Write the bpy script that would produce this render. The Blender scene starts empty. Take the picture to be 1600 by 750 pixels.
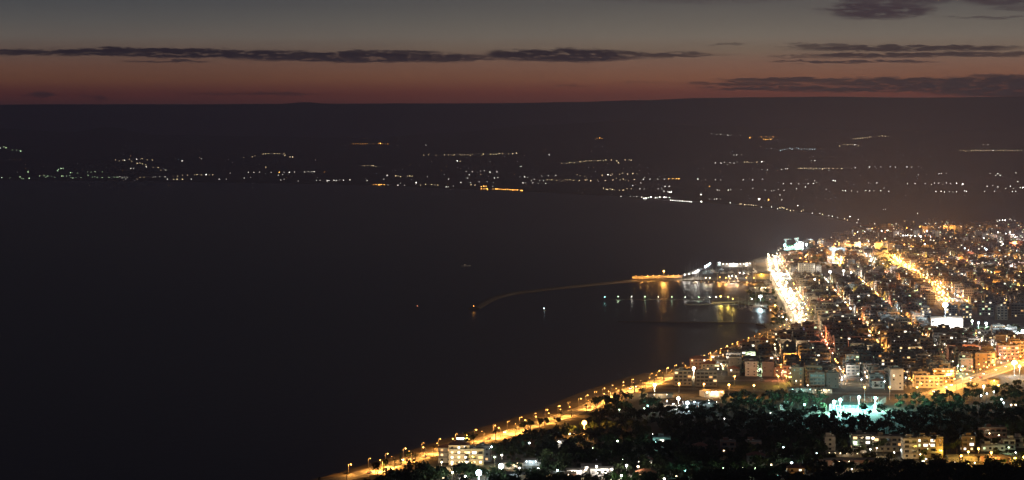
import bpy, math, random
import numpy as np
from mathutils import Vector, noise as mnoise
R = math.radians
rnd = random.Random(7)
sc = bpy.context.scene
col = sc.collection

# ------------------------------------------------------------------ camera
H = 200.0; F = 4000.0; HY = 240.0
A = math.atan((375-HY)/F)
cd = bpy.data.cameras.new('camera'); cam = bpy.data.objects.new('camera', cd); col.objects.link(cam)
cam.location = (0, 0, H); cam.rotation_euler = (math.pi/2 - A, 0, 0)
cd.sensor_width = 36; cd.lens = 36*F/1600; cd.clip_start = 1; cd.clip_end = 200000
sc.camera = cam
sc.render.resolution_x = 1024; sc.render.resolution_y = 480
sc.view_settings.view_transform = 'Standard'; sc.view_settings.look = 'None'
sc.view_settings.exposure = 0; sc.view_settings.gamma = 1; sc.view_settings.use_curve_mapping = False
cy = sc.cycles
cy.max_bounces = 3; cy.diffuse_bounces = 1; cy.glossy_bounces = 1; cy.transmission_bounces = 1
cy.volume_bounces = 0; cy.transparent_max_bounces = 4; cy.caustics_reflective = False; cy.caustics_refractive = False
cy.sample_clamp_direct = 120; cy.sample_clamp_indirect = 4; cy.use_light_tree = True
cy.use_denoising = True

# ------------------------------------------------------------------ node helpers
class NT:
    def __init__(s, nt): s.nt = nt
    def n(s, t, **k):
        x = s.nt.nodes.new(t)
        for a, b in k.items(): setattr(x, a, b)
        return x
    def plug(s, sock, v):
        if v is None: return
        if isinstance(v, bpy.types.NodeSocket): s.nt.links.new(v, sock)
        else: sock.default_value = v
    def m(s, op, a, b=None, c=None, clamp=False):
        x = s.n('ShaderNodeMath', operation=op, use_clamp=clamp)
        s.plug(x.inputs[0], a); s.plug(x.inputs[1], b); s.plug(x.inputs[2], c)
        return x.outputs[0]
    def ramp(s, f, stops, interp='LINEAR'):
        x = s.n('ShaderNodeValToRGB'); x.color_ramp.interpolation = interp
        e = x.color_ramp.elements
        while len(e) < len(stops): e.new(0.5)
        for i, (p, c) in enumerate(stops):
            e[i].position = p; e[i].color = (*c, 1)
        s.plug(x.inputs[0], f); return x.outputs[0]
    def mix(s, f, a, b):
        x = s.n('ShaderNodeMix', data_type='RGBA')
        s.plug(x.inputs[0], f)
        s.plug(x.inputs[6], a if isinstance(a, bpy.types.NodeSocket) else (*a, 1))
        s.plug(x.inputs[7], b if isinstance(b, bpy.types.NodeSocket) else (*b, 1))
        return x.outputs[2]
    def smooth(s, v, lo, hi):
        x = s.n('ShaderNodeMapRange', interpolation_type='SMOOTHSTEP')
        s.plug(x.inputs[0], v); s.plug(x.inputs[1], lo); s.plug(x.inputs[2], hi)
        return x.outputs[0]
    def noise(s, vec, scale, detail=3, rough=0.55):
        x = s.n('ShaderNodeTexNoise'); s.plug(x.inputs['Vector'], vec)
        x.inputs['Scale'].default_value = scale; x.inputs['Detail'].default_value = detail
        x.inputs['Roughness'].default_value = rough
        return x.outputs[0]
    def xyz(s, x_, y_, z_):
        x = s.n('ShaderNodeCombineXYZ'); s.plug(x.inputs[0], x_); s.plug(x.inputs[1], y_); s.plug(x.inputs[2], z_)
        return x.outputs[0]

def srgb(r, g, b):
    f = lambda c: (c/255/12.92) if c/255 <= .04045 else ((c/255+.055)/1.055)**2.4
    return (f(r), f(g), f(b))

# ------------------------------------------------------------------ world: dusk sky by direction
SKY_GAIN = 1.95
w = bpy.data.worlds.new("World"); sc.world = w; w.use_nodes = True
w.node_tree.nodes.clear(); g = NT(w.node_tree)
tc = g.n('ShaderNodeTexCoord'); sep = g.n('ShaderNodeSeparateXYZ'); g.plug(sep.inputs[0], tc.outputs['Generated'])
X, Y, Z = sep.outputs
az = g.m('ARCTAN2', X, Y)                                  # azimuth from the viewing direction, radians
el = g.m('ARCSINE', Z)                                     # elevation, radians
u = g.m('MULTIPLY_ADD', az, F, 800.0)                      # the same two angles in 1/4000 rad
v = g.m('SUBTRACT', HY, g.m('MULTIPLY', el, F))
t = g.m('DIVIDE', el, 0.12, clamp=True)
def sp(y): return (HY-y)/F/0.12
left = g.ramp(t, [(0, srgb(60,36,42)), (sp(163), srgb(84,50,52)), (sp(150), srgb(108,58,52)), (sp(130), srgb(118,74,58)), (sp(105), srgb(112,78,65)),
                  (sp(85), srgb(98,80,72)), (sp(60), srgb(94,88,84)), (sp(35), srgb(84,83,84)), (sp(0), srgb(70,72,79)), (sp(-100), srgb(40,42,52)), (1, srgb(30,33,44))])
right = g.ramp(t, [(0, srgb(70,44,48)), (sp(160), srgb(120,70,62)), (sp(145), srgb(140,80,66)), (sp(125), srgb(142,92,76)), (sp(100), srgb(132,98,84)),
                  (sp(80), srgb(116,100,88)), (sp(55), srgb(108,102,95)), (sp(30), srgb(98,94,91)), (sp(0), srgb(84,82,84)), (sp(-100), srgb(42,42,52)), (1, srgb(30,33,44))])
skyc = g.mix(g.smooth(u, 100.0, 1100.0), left, right)
gn = g.ramp(t, [(0, (.75,.55,.42)), (sp(163), (.75,.55,.42)), (sp(145), (.72,.56,.43)), (sp(125), (.78,.74,.5)), (sp(100), (.72,.69,.58)), (sp(60), (.71,.69,.62)), (sp(35), (.6,.6,.53)), (sp(10), (.5,.52,.46)), (1, (.5,.5,.5))])
vm = g.n('ShaderNodeVectorMath', operation='MULTIPLY'); g.plug(vm.inputs[0], skyc); g.plug(vm.inputs[1], gn)
vs = g.n('ShaderNodeVectorMath', operation='SCALE'); g.plug(vs.inputs[0], vm.outputs[0]); vs.inputs['Scale'].default_value = 2.0; skyc = vs.outputs[0]
# away from the sunset the sky is dark blue grey
back = g.smooth(g.m('ABSOLUTE', az), 0.7, 2.4)
skyc = g.mix(back, skyc, srgb(34,36,48))
# fine atmospheric mottling
mott = g.noise(g.xyz(g.m('MULTIPLY', u, .004), g.m('MULTIPLY', v, .02), 0.0), 1.0, 2)
skyc = g.mix(g.m('MULTIPLY', mott, .22), skyc, srgb(64,60,64))
# clouds
uv = g.xyz(g.m('MULTIPLY', u, .012), g.m('MULTIPLY', v, .06), 0.0)
uv2 = g.xyz(g.m('MULTIPLY', u, .03), g.m('MULTIPLY', v, .18), 3.0)
n1 = g.m('SUBTRACT', g.noise(uv, 1.0, 5, .6), .5); n2 = g.m('SUBTRACT', g.noise(uv2, 1.0, 4, .6), .5)
ud = g.m('MULTIPLY_ADD', n1, 130.0, g.m('MULTIPLY_ADD', n2, 40.0, u))
n3 = g.m('SUBTRACT', g.noise(g.xyz(g.m('MULTIPLY', u, .09), g.m('MULTIPLY', v, .35), 7.0), 1.0, 4, .65), .5)
vd = g.m('MULTIPLY_ADD', n3, 7.0, g.m('MULTIPLY_ADD', n2, 13.0, g.m('MULTIPLY_ADD', n1, 9.0, v)))
def blob(cx, cyy, rx, ry, soft=.55, k=1.0, tilt=0.0):
    dx = g.m('DIVIDE', g.m('SUBTRACT', ud, float(cx)), float(rx))
    vv = vd if not tilt else g.m('MULTIPLY_ADD', g.m('SUBTRACT', ud, float(cx)), -tilt, vd)
    dy = g.m('DIVIDE', g.m('SUBTRACT', vv, float(cyy)), float(ry))
    r2 = g.m('ADD', g.m('MULTIPLY', dx, dx), g.m('MULTIPLY', dy, dy))
    return g.m('MULTIPLY', g.smooth(r2, 1.0+soft, 1.0-soft), k)
cm = None
for b in [(60,85,170,4,.5,.95), (250,84,240,6.5,.5,1), (340,87,170,6,.5,1), (560,90,210,8,.5,1), (690,92,110,5,.5,.95), (880,87,120,10,.5,1), (600,84,90,5,.5,.9),
          (1000,86,110,3.5,.5,.85), (262,97,64,2.2,.5,.85), (75,150,26,4,.7,.7), (153,153,11,4,.7,.6), (400,147,120,1.8,.5,.6), (450,148,40,2,.5,.5),
          (1365,19,84,14,.6,1), (1400,2,95,9,.6,.9), (1560,5,62,9,.6,.9), (1590,18,55,4,.6,.6), (1540,31,60,1.6,.5,.6), (1090,0,150,6,.9,.4), (60,-2,160,5,.9,.4),
          (1290,74,60,3.5,.5,.7), (1420,78,170,4.2,.5,.9), (1400,88,150,3.2,.5,.9), (1530,88,110,4,.5,.8), (1340,98,120,2.2,.5,.9), (1250,90,40,3,.6,.5),
          (1130,70,36,1.4,.5,.5), (1240,69,24,1.4,.5,.5), (1180,132,90,3,.5,.85), (1260,126,120,3.5,.5,.9), (1220,139,120,3.4,.5,.9), (1400,130,130,8,.5,.95),
          (1430,141,230,4.2,.4,.95), (1600,137,190,17,.35,1.0), (1560,121,60,2.4,.5,.8), (900,135,34,1.6,.5,.5), (1110,131,40,1.4,.5,.6), (1000,129,40,1.2,.5,.4)]:
    q = blob(*b); cm = q if cm is None else g.m('MAXIMUM', cm, q)
wis = g.m('ADD', n2, g.m('MULTIPLY', n3, .6))
cm = g.m('MULTIPLY', cm, g.m('MULTIPLY_ADD', g.smooth(wis, -.22, .0), .65, .35))
cloudc = g.mix(g.smooth(v, 40.0, 140.0), srgb(40,34,40), srgb(44,36,41))
cloudc = g.mix(g.smooth(n2, -.12, .2), cloudc, srgb(50,42,46))
cloudc = g.mix(g.smooth(v, 100.0, 84.0), cloudc, g.mix(g.smooth(v, 60.0, 40.0), srgb(30,25,33), srgb(48,41,48)))
infront = g.smooth(g.m('ABSOLUTE', az), .5, .35)
skyc = g.mix(g.m('MULTIPLY', cm, infront), skyc, cloudc)
skyc = g.mix(g.smooth(el, .1, .7), skyc, srgb(20,20,27))
below = g.smooth(el, 0.0, -0.01)
skyc = g.mix(below, skyc, srgb(24,22,28))
ns = g.n('ShaderNodeTexSky', sky_type='NISHITA'); ns.sun_disc = False; ns.sun_elevation = R(-4); ns.sun_rotation = R(0)
bg1 = g.n('ShaderNodeBackground'); g.plug(bg1.inputs[0], skyc); bg1.inputs[1].default_value = SKY_GAIN
bg2 = g.n('ShaderNodeBackground'); g.plug(bg2.inputs[0], ns.outputs[0]); bg2.inputs[1].default_value = 0.02
ad = g.n('ShaderNodeAddShader'); w.node_tree.links.new(bg1.outputs[0], ad.inputs[0]); w.node_tree.links.new(bg2.outputs[0], ad.inputs[1])
wo = g.n('ShaderNodeOutputWorld'); w.node_tree.links.new(ad.outputs[0], wo.inputs[0])

# ------------------------------------------------------------------ materials
M = {}
def mat(name, base, rough=.8, var=None, scale=.2, metallic=0, spec=.3):
    m = bpy.data.materials.new(name); m.use_nodes = True; g = NT(m.node_tree)
    b = m.node_tree.nodes['Principled BSDF']; b.inputs['Roughness'].default_value = rough; b.inputs['Metallic'].default_value = metallic
    b.inputs['Specular IOR Level'].default_value = spec
    if var:
        geo = g.n('ShaderNodeNewGeometry')
        f = g.noise(geo.outputs['Position'], scale, 4)
        g.plug(b.inputs['Base Color'], g.ramp(f, [(.35, base), (.65, var)]))
    else: b.inputs['Base Color'].default_value = (*base, 1)
    M[name] = m; return m
def glow(name, c, s, sample='NONE'):
    m = bpy.data.materials.new(name); m.use_nodes = True
    b = m.node_tree.nodes['Principled BSDF']; b.inputs['Base Color'].default_value = (.5, .5, .5, 1)
    b.inputs['Emission Color'].default_value = (*c, 1); b.inputs['Emission Strength'].default_value = s
    m.cycles.emission_sampling = sample
    M[name] = m; return m
mat('soil', (.035,.03,.02), .95, (.06,.05,.03), .02)
mat('sand', (.08,.065,.045), .95, (.12,.095,.065), .1)
mat('lamplit_asphalt', (.13,.125,.115), .8, (.2,.19,.17), .15)  # asphalt paled so lit roads burn out; lamp glare put into its colour
mat('field', (.045,.055,.02), .95, (.08,.09,.03), .03)
mat('hill', (.03,.035,.02), .95, (.055,.05,.035), .002)
mat('asphalt', (.055,.055,.055), .8, (.085,.08,.078), .15)
mat('paving', (.2,.18,.16), .8, (.28,.26,.23), .3)
mat('paint', (.75,.75,.72), .6)
mat('rock', (.1,.085,.07), .9, (.2,.17,.14), .4)
mat('concrete', (.28,.27,.25), .85, (.38,.36,.33), .3)
walls = [('wall_cream', (.36,.31,.23), (.28,.24,.18)), ('wall_white', (.55,.53,.5), (.42,.4,.38)), ('wall_ochre', (.34,.24,.13), (.27,.19,.1)),
         ('wall_grey', (.2,.2,.2), (.15,.15,.15)), ('wall_pink', (.3,.17,.13), (.24,.14,.11)), ('wall_plain', (.14,.12,.11), (.1,.09,.08))]
for n_, a_, b_ in walls: mat(n_, a_, .85, b_, .25)
mat('slab', (.3,.28,.26), .8, (.21,.2,.19), .5)
mat('rooftop', (.16,.15,.14), .9, (.24,.22,.2), .2)
mat('rail', (.3,.3,.3), .5)
mat('tile', (.26,.1,.06), .85, (.34,.15,.09), .6)
mat('glass_dark', (.015,.018,.022), .15, spec=.5)
mat('steel', (.25,.25,.26), .5, metallic=.6)
mat('bark', (.08,.055,.035), .9, (.13,.09,.06), 2)
mat('leaf', (.024,.04,.013), .85, (.045,.07,.02), .35)
mat('leaf_dark', (.013,.025,.01), .85, (.026,.04,.014), .35)
mat('hull', (.65,.65,.65), .4); mat('turf', (.04,.16,.06), .9, (.06,.2,.08), .2); mat('court', (.06,.22,.2), .7, (.08,.28,.25), .2)
for n_, c in (('car_white', (.6,.6,.6)), ('car_dark', (.03,.03,.035)), ('car_red', (.3,.02,.02)), ('car_silver', (.35,.35,.37))): mat(n_, c, .3, spec=.6)
mat('tyre', (.02,.02,.02), .9)
SOD = (1, .42, .08); WARM = (1, .74, .42); WHT = (1, .93, .82); COOL = (.72, .93, 1); GRN = (.72, 1, .6); TEAL = (.38, .95, .85); RED = (1, .3, .14); YEL = (1, .68, .12)
COLS = dict(o=SOD, w=WARM, W=WHT, c=COOL, g=GRN, t=TEAL, r=RED, y=YEL)
for k, c in COLS.items():
    glow('bulb_'+k, c, 14); glow('dim_'+k, c, 4); glow('far_'+k, c, 7); glow('faint_'+k, c, 2.6); glow('glare_'+k, c, 20)
glow('win_warm', (1,.66,.3), 1.7); glow('win_white', (1,.9,.7), 2.4); glow('win_green', (.75,1,.55), 1.3); glow('win_orange', (1,.45,.12), 1.2)
glow('blue_sign', (.03,.25,1), 5); glow('strip_white', (1,.9,.8), 6); glow('head_lamp', (1,.93,.8), 16); glow('tail_lamp', (1,.05,.02), 5)

# water
m = bpy.data.materials.new('water'); m.use_nodes = True; g = NT(m.node_tree); M['water'] = m
b = m.node_tree.nodes['Principled BSDF']; b.inputs['Base Color'].default_value = (.005,.003,.008,1); b.inputs['Roughness'].default_value = .4
b.inputs['IOR'].default_value = 1.33; b.inputs['Specular IOR Level'].default_value = .12
geo = g.n('ShaderNodeNewGeometry'); bp = g.n('ShaderNodeBump'); bp.inputs['Strength'].default_value = 1.0; bp.inputs['Distance'].default_value = .35
mp = g.n('ShaderNodeMapping'); g.plug(mp.inputs[0], geo.outputs['Position']); mp.inputs['Scale'].default_value = (.10,.055,.1)
g.plug(bp.inputs['Height'], g.noise(mp.outputs[0], 1.0, 5, .65)); g.plug(b.inputs['Normal'], bp.outputs[0])

# ------------------------------------------------------------------ mesh builder
class MB:
    def __init__(s): s.v = []; s.f = []; s.m = []; s.mats = []
    def mi(s, name):
        if name not in s.mats: s.mats.append(name)
        return s.mats.index(name)
    def poly(s, pts, m):
        i = len(s.v); s.v += [tuple(p) for p in pts]; s.f.append(tuple(range(i, i+len(pts)))); s.m.append(s.mi(m)); return s
    def box(s, cx, cy_, z0, sx, sy, sz, m, rot=0.0, top=None):
        i = len(s.v); c, q = math.cos(rot), math.sin(rot)
        for dz in (0, sz):
            for dx, dy in ((-1,-1),(1,-1),(1,1),(-1,1)):
                x, y = dx*sx/2, dy*sy/2
                s.v.append((cx+x*c-y*q, cy_+x*q+y*c, z0+dz))
        k = s.mi(m)
        for f in ((0,3,2,1),(0,1,5,4),(1,2,6,5),(2,3,7,6),(3,0,4,7)): s.f.append(tuple(i+a for a in f)); s.m.append(k)
        s.f.append((i+4,i+5,i+6,i+7)); s.m.append(s.mi(top) if top else k); return s
    def tube(s, p, q, r0, r1, m, n=6, caps=True):
        p, q = Vector(p), Vector(q); d = (q-p).normalized(); a = d.orthogonal().normalized(); b_ = d.cross(a); i = len(s.v)
        for c, r in ((p, r0), (q, r1)):
            for k in range(n):
                an = 2*math.pi*k/n; s.v.append(tuple(c+a*r*math.cos(an)+b_*r*math.sin(an)))
        kk = s.mi(m)
        for k in range(n): s.f.append((i+k, i+(k+1)%n, i+n+(k+1)%n, i+n+k)); s.m.append(kk)
        if caps: s.f.append(tuple(i+k for k in range(n))[::-1]); s.m.append(kk); s.f.append(tuple(i+n+k for k in range(n))); s.m.append(kk)
        return s
    def ball(s, c, r, m, seg=8, rings=5, sz=1.0):
        i = len(s.v); kk = s.mi(m)
        s.v.append((c[0], c[1], c[2]+r*sz))
        for a in range(1, rings):
            th = math.pi*a/rings
            for b_ in range(seg):
                ph = 2*math.pi*b_/seg; s.v.append((c[0]+r*math.sin(th)*math.cos(ph), c[1]+r*math.sin(th)*math.sin(ph), c[2]+r*sz*math.cos(th)))
        s.v.append((c[0], c[1], c[2]-r*sz)); last = len(s.v)-1
        for b_ in range(seg):
            s.f.append((i, i+1+b_, i+1+(b_+1)%seg)); s.m.append(kk)
            s.f.append((last, last-seg+(b_+1)%seg, last-seg+b_)); s.m.append(kk)
        for a in range(rings-2):
            o = i+1+a*seg
            for b_ in range(seg): s.f.append((o+b_, o+seg+b_, o+seg+(b_+1)%seg, o+(b_+1)%seg)); s.m.append(kk)
        return s
    def add(s, o, loc=(0,0,0), rot=0.0, sc_=(1,1,1), swap=None):
        i = len(s.v); c, q = math.cos(rot), math.sin(rot)
        for x, y, z in o.v:
            x *= sc_[0]; y *= sc_[1]; z *= sc_[2]
            s.v.append((loc[0]+x*c-y*q, loc[1]+x*q+y*c, loc[2]+z))
        mp_ = [s.mi((swap or {}).get(n, n)) for n in o.mats]
        s.f += [tuple(i+a for a in f) for f in o.f]; s.m += [mp_[k] for k in o.m]; return s
    def mesh(s, name, smooth=False):
        me = bpy.data.meshes.new(name); me.from_pydata(s.v, [], s.f)
        for n in s.mats: me.materials.append(M[n])
        me.polygons.foreach_set('material_index', s.m)
        if smooth: me.polygons.foreach_set('use_smooth', [True]*len(s.f))
        me.update(); return me
    def obj(s, name, parent=None, loc=(0,0,0), rz=0.0, smooth=False): return link(s.mesh(name, smooth), name, parent, loc, rz)
def link(data, name, parent=None, loc=(0,0,0), rz=0.0):
    o = bpy.data.objects.new(name, data); col.objects.link(o); o.location = loc; o.rotation_euler = (0,0,rz)
    if parent: o.parent = parent
    return o
def tag(o, label, cat, group=None, kind=None):
    o['label'] = label; o['category'] = cat
    if group: o['group'] = group
    if kind: o['kind'] = kind
    return o
def thing(name, loc, label, cat, group=None, rz=0.0): return tag(link(None, name, None, loc, rz), label, cat, group)
def dup(root, loc, rz=None, label=None, group=None, scale=None):
    def cp(o, par):
        c = o.copy(); col.objects.link(c); c.parent = par
        for ch in kids.get(o.name, []): cp(ch, c)
        return c
    kids = {}
    def walk(o):
        kids[o.name] = list(o.children)
        for ch in o.children: walk(ch)
    walk(root); r = cp(root, None); r.location = loc
    if rz is not None: r.rotation_euler = (0,0,rz)
    if scale: r.scale = scale
    if label: r['label'] = label
    if group: r['group'] = group
    return r

# ------------------------------------------------------------------ where a sight line meets height z
def P(x, y, z=1.5):
    rx, ry = (x-800)/F, (375-y)/F
    d = Vector((rx, math.cos(A)+ry*math.sin(A), -math.sin(A)+ry*math.cos(A)))
    t_ = (z-H)/d.z
    return Vector((d.x*t_, d.y*t_, z))
def px(p):
    d = Vector(p)-Vector((0,0,H)); f = d.y*math.cos(A)-d.z*math.sin(A); up = d.y*math.sin(A)+d.z*math.cos(A)
    return (800+F*d.x/f, 375-F*up/f)
G0 = 1.5     # height of the land above the sea
def inside(pt, poly):
    x, y = pt; r = False; j = len(poly)-1
    for i in range(len(poly)):
        xi, yi = poly[i]; xj, yj = poly[j]
        if (yi > y) != (yj > y) and x < (xj-xi)*(y-yi)/(yj-yi)+xi: r = not r
        j = i
    return r
def interp(pts, x):
    if x <= pts[0][0]: return pts[0][1]
    for (a, b_), (c, d) in zip(pts, pts[1:]):
        if x <= c:
            k = (x-a)/(c-a); k = k*k*(3-2*k); return b_+(d-b_)*k
    return pts[-1][1]
RIDGE1 = [(-600,205),(0,201),(110,206),(170,198),(245,211),(400,213),(560,216),(700,207),(850,195),(980,189),(1100,196),(1250,201),(1400,204),(1600,203),(2200,200)]
RIDGE2 = [(-600,165),(0,163.5),(250,163),(440,162.5),(475,160),(520,162.5),(800,161.5),(900,160),(1000,157),(1100,153.5),(1200,152.5),(1300,151.5),(1450,153),(1600,151),(2200,158)]
def terr(u_, D):
    if D < 19000: return G0-1
    z1 = H+(HY-interp(RIDGE1, u_))/F*31000; z2 = H+(HY-interp(RIDGE2, u_))/F*46000
    if D <= 31000:
        k = (D-19000)/12000; z = G0-1+z1*k**1.15
    elif D <= 36000:
        k = (D-31000)/5000; z = z1-180*math.sin(k*math.pi/2)
    elif D <= 46000:
        k = (D-36000)/10000; k = k*k*(3-2*k); z = (z1-180)+(z2-z1+180)*k
    else: z = z2-(D-46000)*.02
    x = (u_-800)/F*D
    amp = min(1, max(0, (D-19000)/4000))
    near_top = 1 if D < 28500 or 33000 < D < 42000 else .15
    return z+amp*near_top*28*(mnoise.noise(Vector((x/2600, D/2600, 0)))+.5*mnoise.noise(Vector((x/900, D/900, 4))))+amp*(1-near_top)*9*mnoise.noise(Vector((x/1500, 2, 1)))
def hitfar(x, y, lift=6):
    if y > HY:
        D = H*F/(y-HY)
        if D < 19300: return P(x, y, G0+lift)
    D = 19000.0
    while D < 31500:
        z = H+(HY-y)/F*D
        if terr(x, D)+lift >= z: return Vector(((x-800)/F*D, D, z))
        D += 60
    return Vector(((x-800)/F*30800, 30800, terr(x, 30800)+lift))

# ------------------------------------------------------------------ setting: sea, land, hills
sea = MB(); sea.poly([(-20000,-3000,0),(20000,-3000,0),(20000,30000,0),(-20000,30000,0)], 'water')
tag(sea.obj('sea'), 'dark calm sea of the wide bay at dusk', 'sea', kind='structure')
COAST = [(440,762),(490,751),(530,741),(600,719),(690,690),(760,667),(850,640),(900,618),(960,597),(1000,585.5),(1040,572),(1083,571),(1120,556),(1140,547),(1160,536),(1177,527),
         (1190,518),(1197,512),(1193,508),(1181,506),(1196,505),(1212,503),(1214,494),(1203,484),(1190,478.5),(1170,476),(1152,473),(1149,470),(1165,467),(1175,460),(1187,452),(1204,446),
         (1205,441),(1131,440.2),(1130,438.4),(1067,437.8),(1066,434),(1072,431),(1088,428),(1096,424),(1104,420),(1120,418),(1124,413.5),(1150,411),(1170,408),(1194,400),(1212,392),(1214,388),(1219,384),(1240,380),
         (1290,374),(1310,368),(1335,360),(1344,352),(1340,349),(1325,345),(1300,340),(1250,331.5),(1200,325),(1150,320),(1100,316),(1050,312),
         (1000,308.5),(900,303),(820,299),(700,294),(600,290),(500,287),(350,284.5),(200,282.5),(0,281),(-600,280.6)]
COAST[10] = (1045, 578)
def z_at(poly, z): return [P(x, y, z) for x, y in poly]
cl = z_at(COAST, G0)
# Blender fills the concave outline
import bmesh
def fill(name, pts, m, z, skirt=0, parent=None):
    bm = bmesh.new(); vs = [bm.verts.new((p[0], p[1], z)) for p in pts]
    es = [bm.edges.new((vs[i], vs[(i+1)%len(vs)])) for i in range(len(vs))]
    bmesh.ops.triangle_fill(bm, use_beauty=True, edges=es, normal=(0,0,1))
    for f in bm.faces:
        if f.normal.z < 0: f.normal_flip()
    if skirt:
        for i in range(len(vs)):
            a, b_ = vs[i].co, vs[(i+1)%len(vs)].co
            q = [bm.verts.new(c) for c in ((a.x,a.y,z),(b_.x,b_.y,z),(b_.x,b_.y,z-skirt),(a.x,a.y,z-skirt))]
            bm.faces.new(q)
    me = bpy.data.meshes.new(name); bm.to_mesh(me); bm.free(); me.materials.append(M[m]); return link(me, name, parent)
outline = list(cl)+[Vector((-9000,20500,0)), Vector((14000,20500,0)), Vector((14000,-800,0)), Vector((-500,-500,0)), Vector((-420,900,0)), Vector((-200,1400,0))]
tag(fill('ground', outline, 'soil', G0, 2.5), 'flat dark coastal plain', 'ground', kind='structure')
# far terrain
us = list(range(-500, 2101, 8)); Ds = [19000+i*300 for i in range(0, 64)]+[38200+i*650 for i in range(0, 14)]+[46000, 47000, 50000]
verts = [((u_-800)/F*D, D, terr(u_, D)) for D in Ds for u_ in us]; nu = len(us)
faces = [(j*nu+i, j*nu+i+1, (j+1)*nu+i+1, (j+1)*nu+i) for j in range(len(Ds)-1) for i in range(nu-1)]
me = bpy.data.meshes.new('hills'); me.from_pydata(verts, [], faces); me.materials.append(M['hill']); me.update()
tag(link(me, 'hills'), 'hills and mountain ridges beyond the bay', 'hills', kind='structure')
# slope the viewpoint stands on
vv = []; ff = []
for j in range(24):
    yy = -400+j*42.0
    for i in range(41):
        xx = -800+i*40.0
        z = max(G0-.5, 197-.36*max(yy, -80)-.00012*xx*xx-6*abs(mnoise.noise(Vector((xx/90, yy/90, 0)))))
        if abs(xx) < 1 and abs(yy) < 20: z = min(z, 197)
        vv.append((xx, yy, z))
for j in range(23):
    for i in range(40): ff.append((j*41+i, j*41+i+1, (j+1)*41+i+1, (j+1)*41+i))
me = bpy.data.meshes.new('hillside'); me.from_pydata(vv, [], ff); me.materials.append(M['hill']); me.update()
tag(link(me, 'hillside'), 'steep scrubby slope under the viewpoint', 'hill', kind='structure')


# ------------------------------------------------------------------ haze (the evening air over the bay)
HAZE_D = 4.1e-5
hz = bpy.data.materials.new('haze'); hz.use_nodes = True; g = NT(hz.node_tree); hz.node_tree.nodes.clear()
pv = g.n('ShaderNodeVolumePrincipled'); pv.inputs['Color'].default_value = (.8,.75,.96,1); pv.inputs['Density'].default_value = HAZE_D; pv.inputs['Anisotropy'].default_value = 0.0
ho = g.n('ShaderNodeOutputMaterial'); hz.node_tree.links.new(pv.outputs[0], ho.inputs['Volume']); M['haze'] = hz
tag(MB().box(0, 24000, -2.2, 43000, 56000, 1420, 'haze').obj('haze'), 'thin evening haze over the bay and town', 'haze', kind='stuff')

# ------------------------------------------------------------------ roads
def ribbon(mb, pts, wd, z, m, off=0.0):
    L = []
    for i, p in enumerate(pts):
        a = pts[max(0, i-1)]; b_ = pts[min(len(pts)-1, i+1)]; d = Vector((b_.x-a.x, b_.y-a.y, 0)).normalized(); nrm = Vector((-d.y, d.x, 0))
        L.append((p+nrm*(off-wd/2), p+nrm*(off+wd/2)))
    for (a, b_), (c, d) in zip(L, L[1:]): mb.poly([(b_.x,b_.y,z),(a.x,a.y,z),(c.x,c.y,z),(d.x,d.y,z)], m)
def resample(pts, step):
    out = [pts[0].copy()]; acc = 0
    for a, b_ in zip(pts, pts[1:]):
        L = (b_-a).length; s = step-acc
        while s <= L: out.append(a+(b_-a)*(s/L)); s += step
        acc = (acc+L)%step
    return out
SEAROAD = [P(*q) for q in [(480,760),(560,743.5),(620,725),(680,707),(740,691),(790,679),(830,666),(870,654),(915,638),(960,617.5),(1010,602),(1050,588),(1080,578),(1110,566.5),(1140,554),(1170,541.5),(1200,530),(1225,521),(1243,513.5)]]
AVE1 = [P(*q) for q in [(1256,516),(1249,500),(1241,485),(1233,470),(1225,456),(1218,445),(1213,436),(1209,426),(1207,416),(1204,405)]]
AVE2 = [P(*q) for q in [(1485,481),(1473,467.5),(1460,455),(1445,443.5),(1428,432),(1412,420),(1400,411),(1392,404)]]
AVE3 = [P(*q) for q in [(1452,617),(1478,609),(1500,600),(1525,591),(1550,583),(1580,573),(1610,563),(1660,548)]]
ROADG = [P(*q) for q in [(985,606),(1050,607),(1110,608.5),(1180,611),(1250,613.5),(1330,615),(1400,616),(1452,617)]]
ROADH = [P(*q) for q in [(1122,597),(1150,595),(1180,594.5),(1235,597)]]
ROADV = [P(*q) for q in [(1470,722),(1500,717),(1540,714),(1580,714),(1620,722)]]
QUAY = [P(*q) for q in [(1066,436.6),(1130,437.5),(1205,437.5)]]
def road(name, pts, wd, label, kerb=True, m_='asphalt'):
    mb = MB(); pts = resample(pts, 12); ribbon(mb, pts, wd, G0+.10, m_)
    if kerb:
        for s_ in (-1, 1):
            ribbon(mb, pts, 3.0, G0+.24, 'paving', s_*(wd/2+1.5))
    ribbon(mb, pts, .25, G0+.13, 'paint', 0)
    for s_ in (-1, 1): ribbon(mb, pts, .2, G0+.13, 'paint', s_*(wd/2-.4))
    return tag(mb.obj(name), label, 'road', kind='structure')
road('seafront_road', SEAROAD, 11, 'seafront road curving along the beach', m_='lamplit_asphalt')
road('avenue', AVE1, 15, 'broad avenue running inland from the harbour', m_='lamplit_asphalt')
road('town_avenue', AVE2, 12, 'brightly lit avenue through the town', m_='lamplit_asphalt')
road('bypass_road', AVE3, 14, 'bright road leaving the edge of town', m_='lamplit_asphalt')
road('cross_road', ROADG, 7, 'lamp lit road between town and dark groves')
road('side_road', ROADH, 6, 'short side road beside an empty field')
road('village_road', ROADV, 6, 'village road under sodium lamps')
bch = MB(); cpts = z_at([c for c in COAST[1:18]], G0)
ribbon(bch, resample(cpts, 20), 22, G0+.06, 'sand', -8)
tag(bch.obj('beach'), 'narrow beach strip between sea and road', 'beach', kind='structure')

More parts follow.
